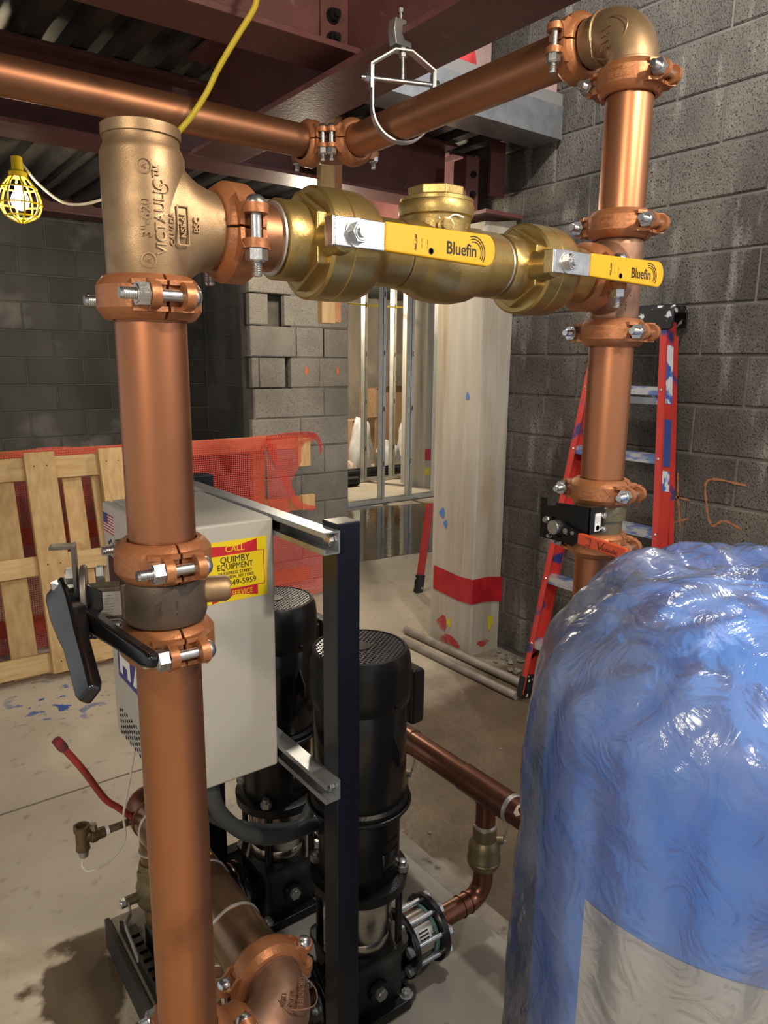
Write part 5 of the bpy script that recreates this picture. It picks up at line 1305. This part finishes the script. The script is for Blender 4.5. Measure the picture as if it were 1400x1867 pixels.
for pn in [c for c in pal.children if c.name.startswith('front_board')]:
    for z in (1.05, .55, .06):
        for dx in (-.03, .03):
            c = V((pn.location.x+dx, 0, 0)); o = V((c.x, PB, .004))+uv*z+nv*.1182
            obj('nail_head', B().lathe([(.0001, .001), (.0038, .0007), (.0042, 0)], o, nv, 8), RUST, pn)

gr_ = empty('guard_rail', (1.6, 4.2, 0), 'timber guard rail wrapped in red netting behind the pallet', 'guard rail')
YG = 4.14
def tim(x0, x1, z0, z1, y0=YG, th=.038, mt=RAILW, name='rail'):
    return obj(name, B().box((x0, y0, z0), (x1, y0+th, z1)), mt, gr_, ang=0, bevel=.003, seg=1)
tim(-.6, 2.46, 1.015, 1.105); tim(-.6, 2.47, .60, .69); tim(-.6, 2.47, .10, .19)
for x in (.35, 1.25, 2.07, ): tim(x, x+.09, 0, 1.10, YG+.038, .038, RAILW, 'rail_post')
tim(2.36, 2.455, .90, 1.10, YG-.040, .038, WOOD, 'rail_block'); tim(2.40, 2.50, .60, .70, YG-.02, .038, WOOD, 'rail_block')
def net(name, x0, x1, zt, zb, y, amp, seed, edge=None):
    b = B(); nx_, nz_ = 60, 26
    for j in range(nz_+1):
        for i in range(nx_+1):
            u, t = i/nx_, j/nz_; x = x0+(x1-x0)*u; z = zt+(zb-zt)*t
            if edge: x, z = edge(x, z, u, t)
            b.v.append(V((x, y+amp*noise.noise(V((x*3, z*3, seed)))-.004*math.sin(x*23), z+.02*noise.noise(V((x*4, 0, seed))))))
    b.f = [(j*(nx_+1)+i, j*(nx_+1)+i+1, (j+1)*(nx_+1)+i+1, (j+1)*(nx_+1)+i) for j in range(nz_) for i in range(nx_)]
    return obj(name, b, NET, gr_, ang=180)
net('netting', -.6, 2.12, 1.112, .02, YG-.03, .03, 2)
net('netting_torn', 2.12, 2.50, 1.115, .02, YG-.055, .05, 6, lambda x, z, u, t: (2.12+(x-2.12)*(1-.72*max(0, math.sin(PI*min(t*1.25, 1)))**1.3+.25*t), z))
b = B(); pts = smooth_path([V((2.12, YG-.06, 1.11)), V((2.19, YG-.065, .95)), V((2.26, YG-.06, .80)), V((2.34, YG-.06, .66)), V((2.47, YG-.06, .61))], 6)
obj('netting_fold', strap(pts, .05, .004, (EX+EZ*.5).normalized()), NET, gr_, ang=0)
pts = smooth_path([V((2.12, YG-.05, 1.10)), V((2.3, YG-.07, 1.115)), V((2.46, YG-.06, 1.105)), V((2.52, YG-.05, 1.05)), V((2.53, YG-.05, .99))], 6)
obj('netting_fold', strap(pts, .045, .005, V((0, -.5, .85))), NET, gr_, ang=0)

# loose 2x4 hanging from the beam behind the valves
hx = U(600, 590, 1, 2.86)
lt = empty('hanging_timber', (hx.x, 2.87, hx.z), 'pale timber stud hanging in front of the block pier, behind the brass valves', 'timber')
obj('stud', B().box((hx.x-.050, 2.84, hx.z), (hx.x+.022, 2.878, 2.62)), WOOD, lt, ang=0, bevel=.003)
obj('spacer', B().box((hx.x+.023, 2.845, 2.26), (hx.x+.062, 2.89, 2.62)), mat('pine_orange', (.50, .24, .11), (.42, .19, .085), 9, .7), lt, ang=0, bevel=.003)
obj('edge_board', B().box((hx.x+.0225, 2.845, hx.z+.005), (hx.x+.056, 2.888, 2.255)), mat('pine_orange', (.50, .24, .11)), lt, ang=0, bevel=.003)

# ================================================================ BEYOND THE OPENING
sw = empty('stud_partition', (5.0, 6.5, 0), 'open galvanized steel stud partition standing in the puddle, front one', 'partition', 'steel stud partitions', 'structure')
sw2 = empty('stud_partition', (6.0, 7.8, 0), 'open galvanized steel stud partition, rear one near the rubbish', 'partition', 'steel stud partitions', 'structure')
STUD = mat('stud_galv', (.60, .60, .55), (.5, .5, .46), 9, .38, .55)
def cstud(par, x, y, top=2.9, w_=.092, s=1):
    t_ = .004
    b = B().box((x, y, .03), (x+t_, y+w_, top)).box((x, y, .03), (x+.041*s, y+t_, top)).box((x, y+w_-t_, .03), (x+.041*s, y+w_, top))
    o = obj('stud', b, STUD, par, ang=0)
    for z in (.45, 1.07, 1.68, 2.3): obj('punch_out', B().obox((x+.02, y-.0006, z), (.006, 0, 0), (0, .0008, 0), (0, 0, .028)), mat('dark_inside', (.004, .004, .004)), o, ang=0)
    return o
for x in (4.30, 4.82, 5.22, 5.62, 6.03): cstud(sw, x, 6.49)
obj('track', B().box((3.6, 6.48, 0), (7.5, 6.60, .004)).box((3.6, 6.48, 0), (7.5, 6.484, .045)).box((3.6, 6.596, 0), (7.5, 6.60, .045)), STUD, sw, ang=0)
for x in (5.50, 5.97, 6.42, 6.83): cstud(sw2, x, 7.80)
obj('track', B().box((4.6, 7.79, 0), (8.6, 7.91, .004)).box((4.6, 7.79, 0), (8.6, 7.794, .045)).box((4.6, 7.906, 0), (8.6, 7.91, .045)), STUD, sw2, ang=0)
# puddle
b = B(); c = V((4.05, 5.55, .003)); n_ = 60; q = random.Random(12); b.v.append(c)
for i in range(n_):
    a = 2*PI*i/n_; v = noise.noise(V((math.cos(a)*1.6, math.sin(a)*1.6, 3)))*.3+noise.noise(V((math.cos(a)*6, math.sin(a)*6, 3)))*.08
    b.v.append(c+V((math.cos(a)*1.55*(1+v), math.sin(a)*.98*(1+v), 0)))
b.f = [(0, 1+i, 1+(i+1) % n_) for i in range(n_)]
obj('puddle', b, WATER, label='shallow puddle in front of the steel studs', cat='puddle', ang=0)
# second column with red tape, rubbish heap
c2 = empty('concrete_column', (6.9, 7.1, 0), 'far pale concrete column with red tape, behind the steel studs', 'column', kind='structure')
xc = U(782, 700, 1, 7.1).x
obj('shaft', B().box((xc-.12, 7.0, 0), (xc+.6, 7.5, 2.7)), CONC, c2); obj('red_tape_band', B().box((xc-.125, 6.994, .36), (xc+.6, 7.0, .50)), TAPE, c2); obj('yellow_patch', B().box((xc-.122, 6.996, .17), (xc-.04, 7.0, .26)), YELP, c2, ang=0)
def at(px, py, z=0): return U(px, py, 2, z)
def carton(px, py, sx, sy, sz, mt, lab, z=0, rot=.2):
    p = at(px, py, z) if z == 0 else at(px, py, z)
    e = empty('cardboard_box', p, lab, 'box', 'boxes in the far room')
    ca, sa = math.cos(rot), math.sin(rot)
    obj('carton', B().obox(p+EZ*sz/2, V((ca, sa, 0))*sx/2, V((-sa, ca, 0))*sy/2, EZ*sz/2), mt, e)
    obj('flap', B().obox(p+EZ*(sz+.02)+V((-sa, ca, 0))*-(sy/2+.05), V((ca, sa, 0))*sx/2, V((sa*.07, -ca*.07, .03)), EZ*.004), mt, e)
WP = mat('white_plastic', (.72, .71, .68), (.55, .54, .52), 9, .45)
carton(648, 846, .5, .35, .70, CARD, 'tall brown cardboard box behind the left far stud')
carton(698, 828, .7, .45, 1.15, CARD, 'large brown cardboard box at the back of the rubbish heap', rot=.05)
carton(765, 838, .45, .4, .50, CARD, 'small open brown cardboard box right of the white sacks', rot=.5)
p = V((6.02, 8.62, 0)); sack('rubbish_sack', p, .17, .14, .50, WP, 'tall white plastic sack left of the middle stud', 'sack', 'sacks in the far room', 2)
p = V((6.50, 8.62, 0)); sack('rubbish_sack', p, .22, .15, .26, WP, 'low white plastic sack between the far studs', 'sack', 'sacks in the far room', 4)
p = V((7.05, 8.75, 0)); sack('rubbish_sack', p, .22, .18, .52, WP, 'white plastic sack behind the right far stud', 'sack', 'sacks in the far room', 6)
p = V((5.68, 8.48, 0)); sack('rubbish_sack', p, .13, .10, .12, mat('tan_rag', (.45, .3, .2), (.65, .62, .58), 14, .8), 'heap of crumpled rags on the floor left', 'rags', None, 8)
p = V((8.3, 10.1, 0)); sack('rubbish_sack', p, .25, .2, .95, mat('black_bag', (.012, .012, .014), None, rough=.35), 'black plastic sack behind the white sacks', 'sack', 'sacks in the far room', 10)
for x0, x1, y, lab in ((5.2, 7.9, 8.26, 'black plastic pipe on the far floor, rear'), (5.15, 7.8, 8.10, 'black plastic pipe on the far floor, middle'), (4.7, 5.28, 7.62, 'short black plastic pipe stub on the far floor')):
    obj('black_pipe', B().cyl((x0, y, .06), (x1, y+.02, .06), .058, n=18), BLACKP, label=lab, cat='pipe', group='black pipes in the far room')
# yellow cable strung across the far room
obj('hanging_cable', B().tube(smooth_path([U(632, 553, 1, 7.80), U(690, 558, 1, 7.79), U(740, 560, 1, 7.79), U(790, 556, 1, 7.79)], 6), .012, 8), CORD, label='thin yellow cable strung across the far room', cat='cable')
# second red ladder foot glimpsed left of the column
l2 = empty('folded_ladder', U(765, 1075, 2, 0), 'red ladder leg with black foot leaning behind the column', 'ladder')
p, q = U(760, 1082, 1, 3.25), U(788, 930, 1, 3.25)
p = U(762, 1080, 2, .0); q = V((p.x+.12, p.y+.03, .62))
obj('rail', B().bar(p+(q-p)*.14, q, .05, .025, EY), LADR, l2, ang=0); obj('foot', B().bar(p, p+(q-p)*.2, .06, .04, EY), LADK, l2, ang=0, bevel=.004)

# rubble along the wall foot
b = B(); q = random.Random(21)
for i in range(46):
    if i < 26: c = V((q.uniform(2.62, 2.80), q.uniform(1.9, 2.66), 0))
    else: c = V((q.uniform(1.45, 2.6), q.uniform(1.2, 2.7), 0))
    rr = q.uniform(.006, .024 if i < 26 else .010); k = len(b.v); n0 = len(b.v)
    bb = B().sphere((0, 0, 0), rr, 4)
    for v in bb.v: v *= q.uniform(.7, 1.2)
    b.add([c+V((v.x, v.y, v.z*.6+rr*.5)) for v in bb.v], bb.f)
obj('rubble', b, mat('rubble_grey', (.17, .15, .125), (.30, .27, .23), 20, .95), kind='stuff', label='loose concrete crumbs along the foot of the block wall', cat='rubble', ang=0)

# ================================================================ CAGED LAMP, CORDS
lc = U(36, 358, 1, 4.3)
lm = empty('caged_lamp', lc, 'lit bulb in a yellow plastic cage hanging at the left', 'lamp')
obj('bulb', B().lathe([(.0001, -.052), (.016, -.050), (.030, -.035), (.034, -.018), (.028, .004), (.016, .022), (.014, .04)], lc, EZ, 20), BULB, lm)
b = B()
for k in range(8):
    a = PI/4*k; d = V((math.cos(a), math.sin(a), 0))
    b.tube(smooth_path([lc+d*.028+EZ*.075, lc+d*.062+EZ*.03, lc+d*.078-EZ*.02, lc+d*.062-EZ*.07, lc+d*.012-EZ*.098], 5), .0038, 6)
for z, r in ((.03, .064), (-.03, .079), (-.075, .056)):
    b.tube([lc+V((r*math.cos(2*PI*i/24), r*math.sin(2*PI*i/24), z)) for i in range(25)], .0036, 6, cap=False)
obj('cage', b, CAGE, lm)
obj('socket', B().lathe([(.034, .068), (.034, .088), (.022, .096), (.02, .145), (.008, .15)], lc, EZ, 20), CAGE, lm)
lm.scale = (1.3, 1.3, 1.3)
lamp('caged_lamp_light', lc-EZ*.0, 160, WARM, .035)
cp = [lc+EZ*.15, U(40, 300, 1, 4.3), U(75, 340, 1, 4.3), U(125, 372, 1, 4.3), U(190, 362, 1, 4.3), U(260, 320, 1, 4.3), U(330, 265, 1, 4.3)]
obj('lamp_cord', B().tube(smooth_path(cp, 8), .0075, 8), CORDW, label='pale lamp cord swagged from the caged lamp', cat='cord')
cy = [V((.985, 1.60, 2.655)), V((.965, 1.59, 2.56)), U(480, -25, 1, 1.58), U(462, 18, 1, 1.58), U(430, 70, 1, 1.60), U(398, 125, 1, 1.63), U(375, 172, 1, 1.65), U(347, 215, 1, 1.67), U(325, 241, 1, 1.69), U(306, 268, 1, 1.72), U(292, 300, 1, 1.85), U(286, 305, 1, 2.2), U(285, 290, 1, 2.7), V((U(285, 275, 1, 2.95).x, 2.97, 2.366))]
obj('yellow_cord', B().tube(smooth_path(cy, 10), .0065, 10), CORD, label='yellow extension cord hanging past the overhead copper pipe', cat='cord')
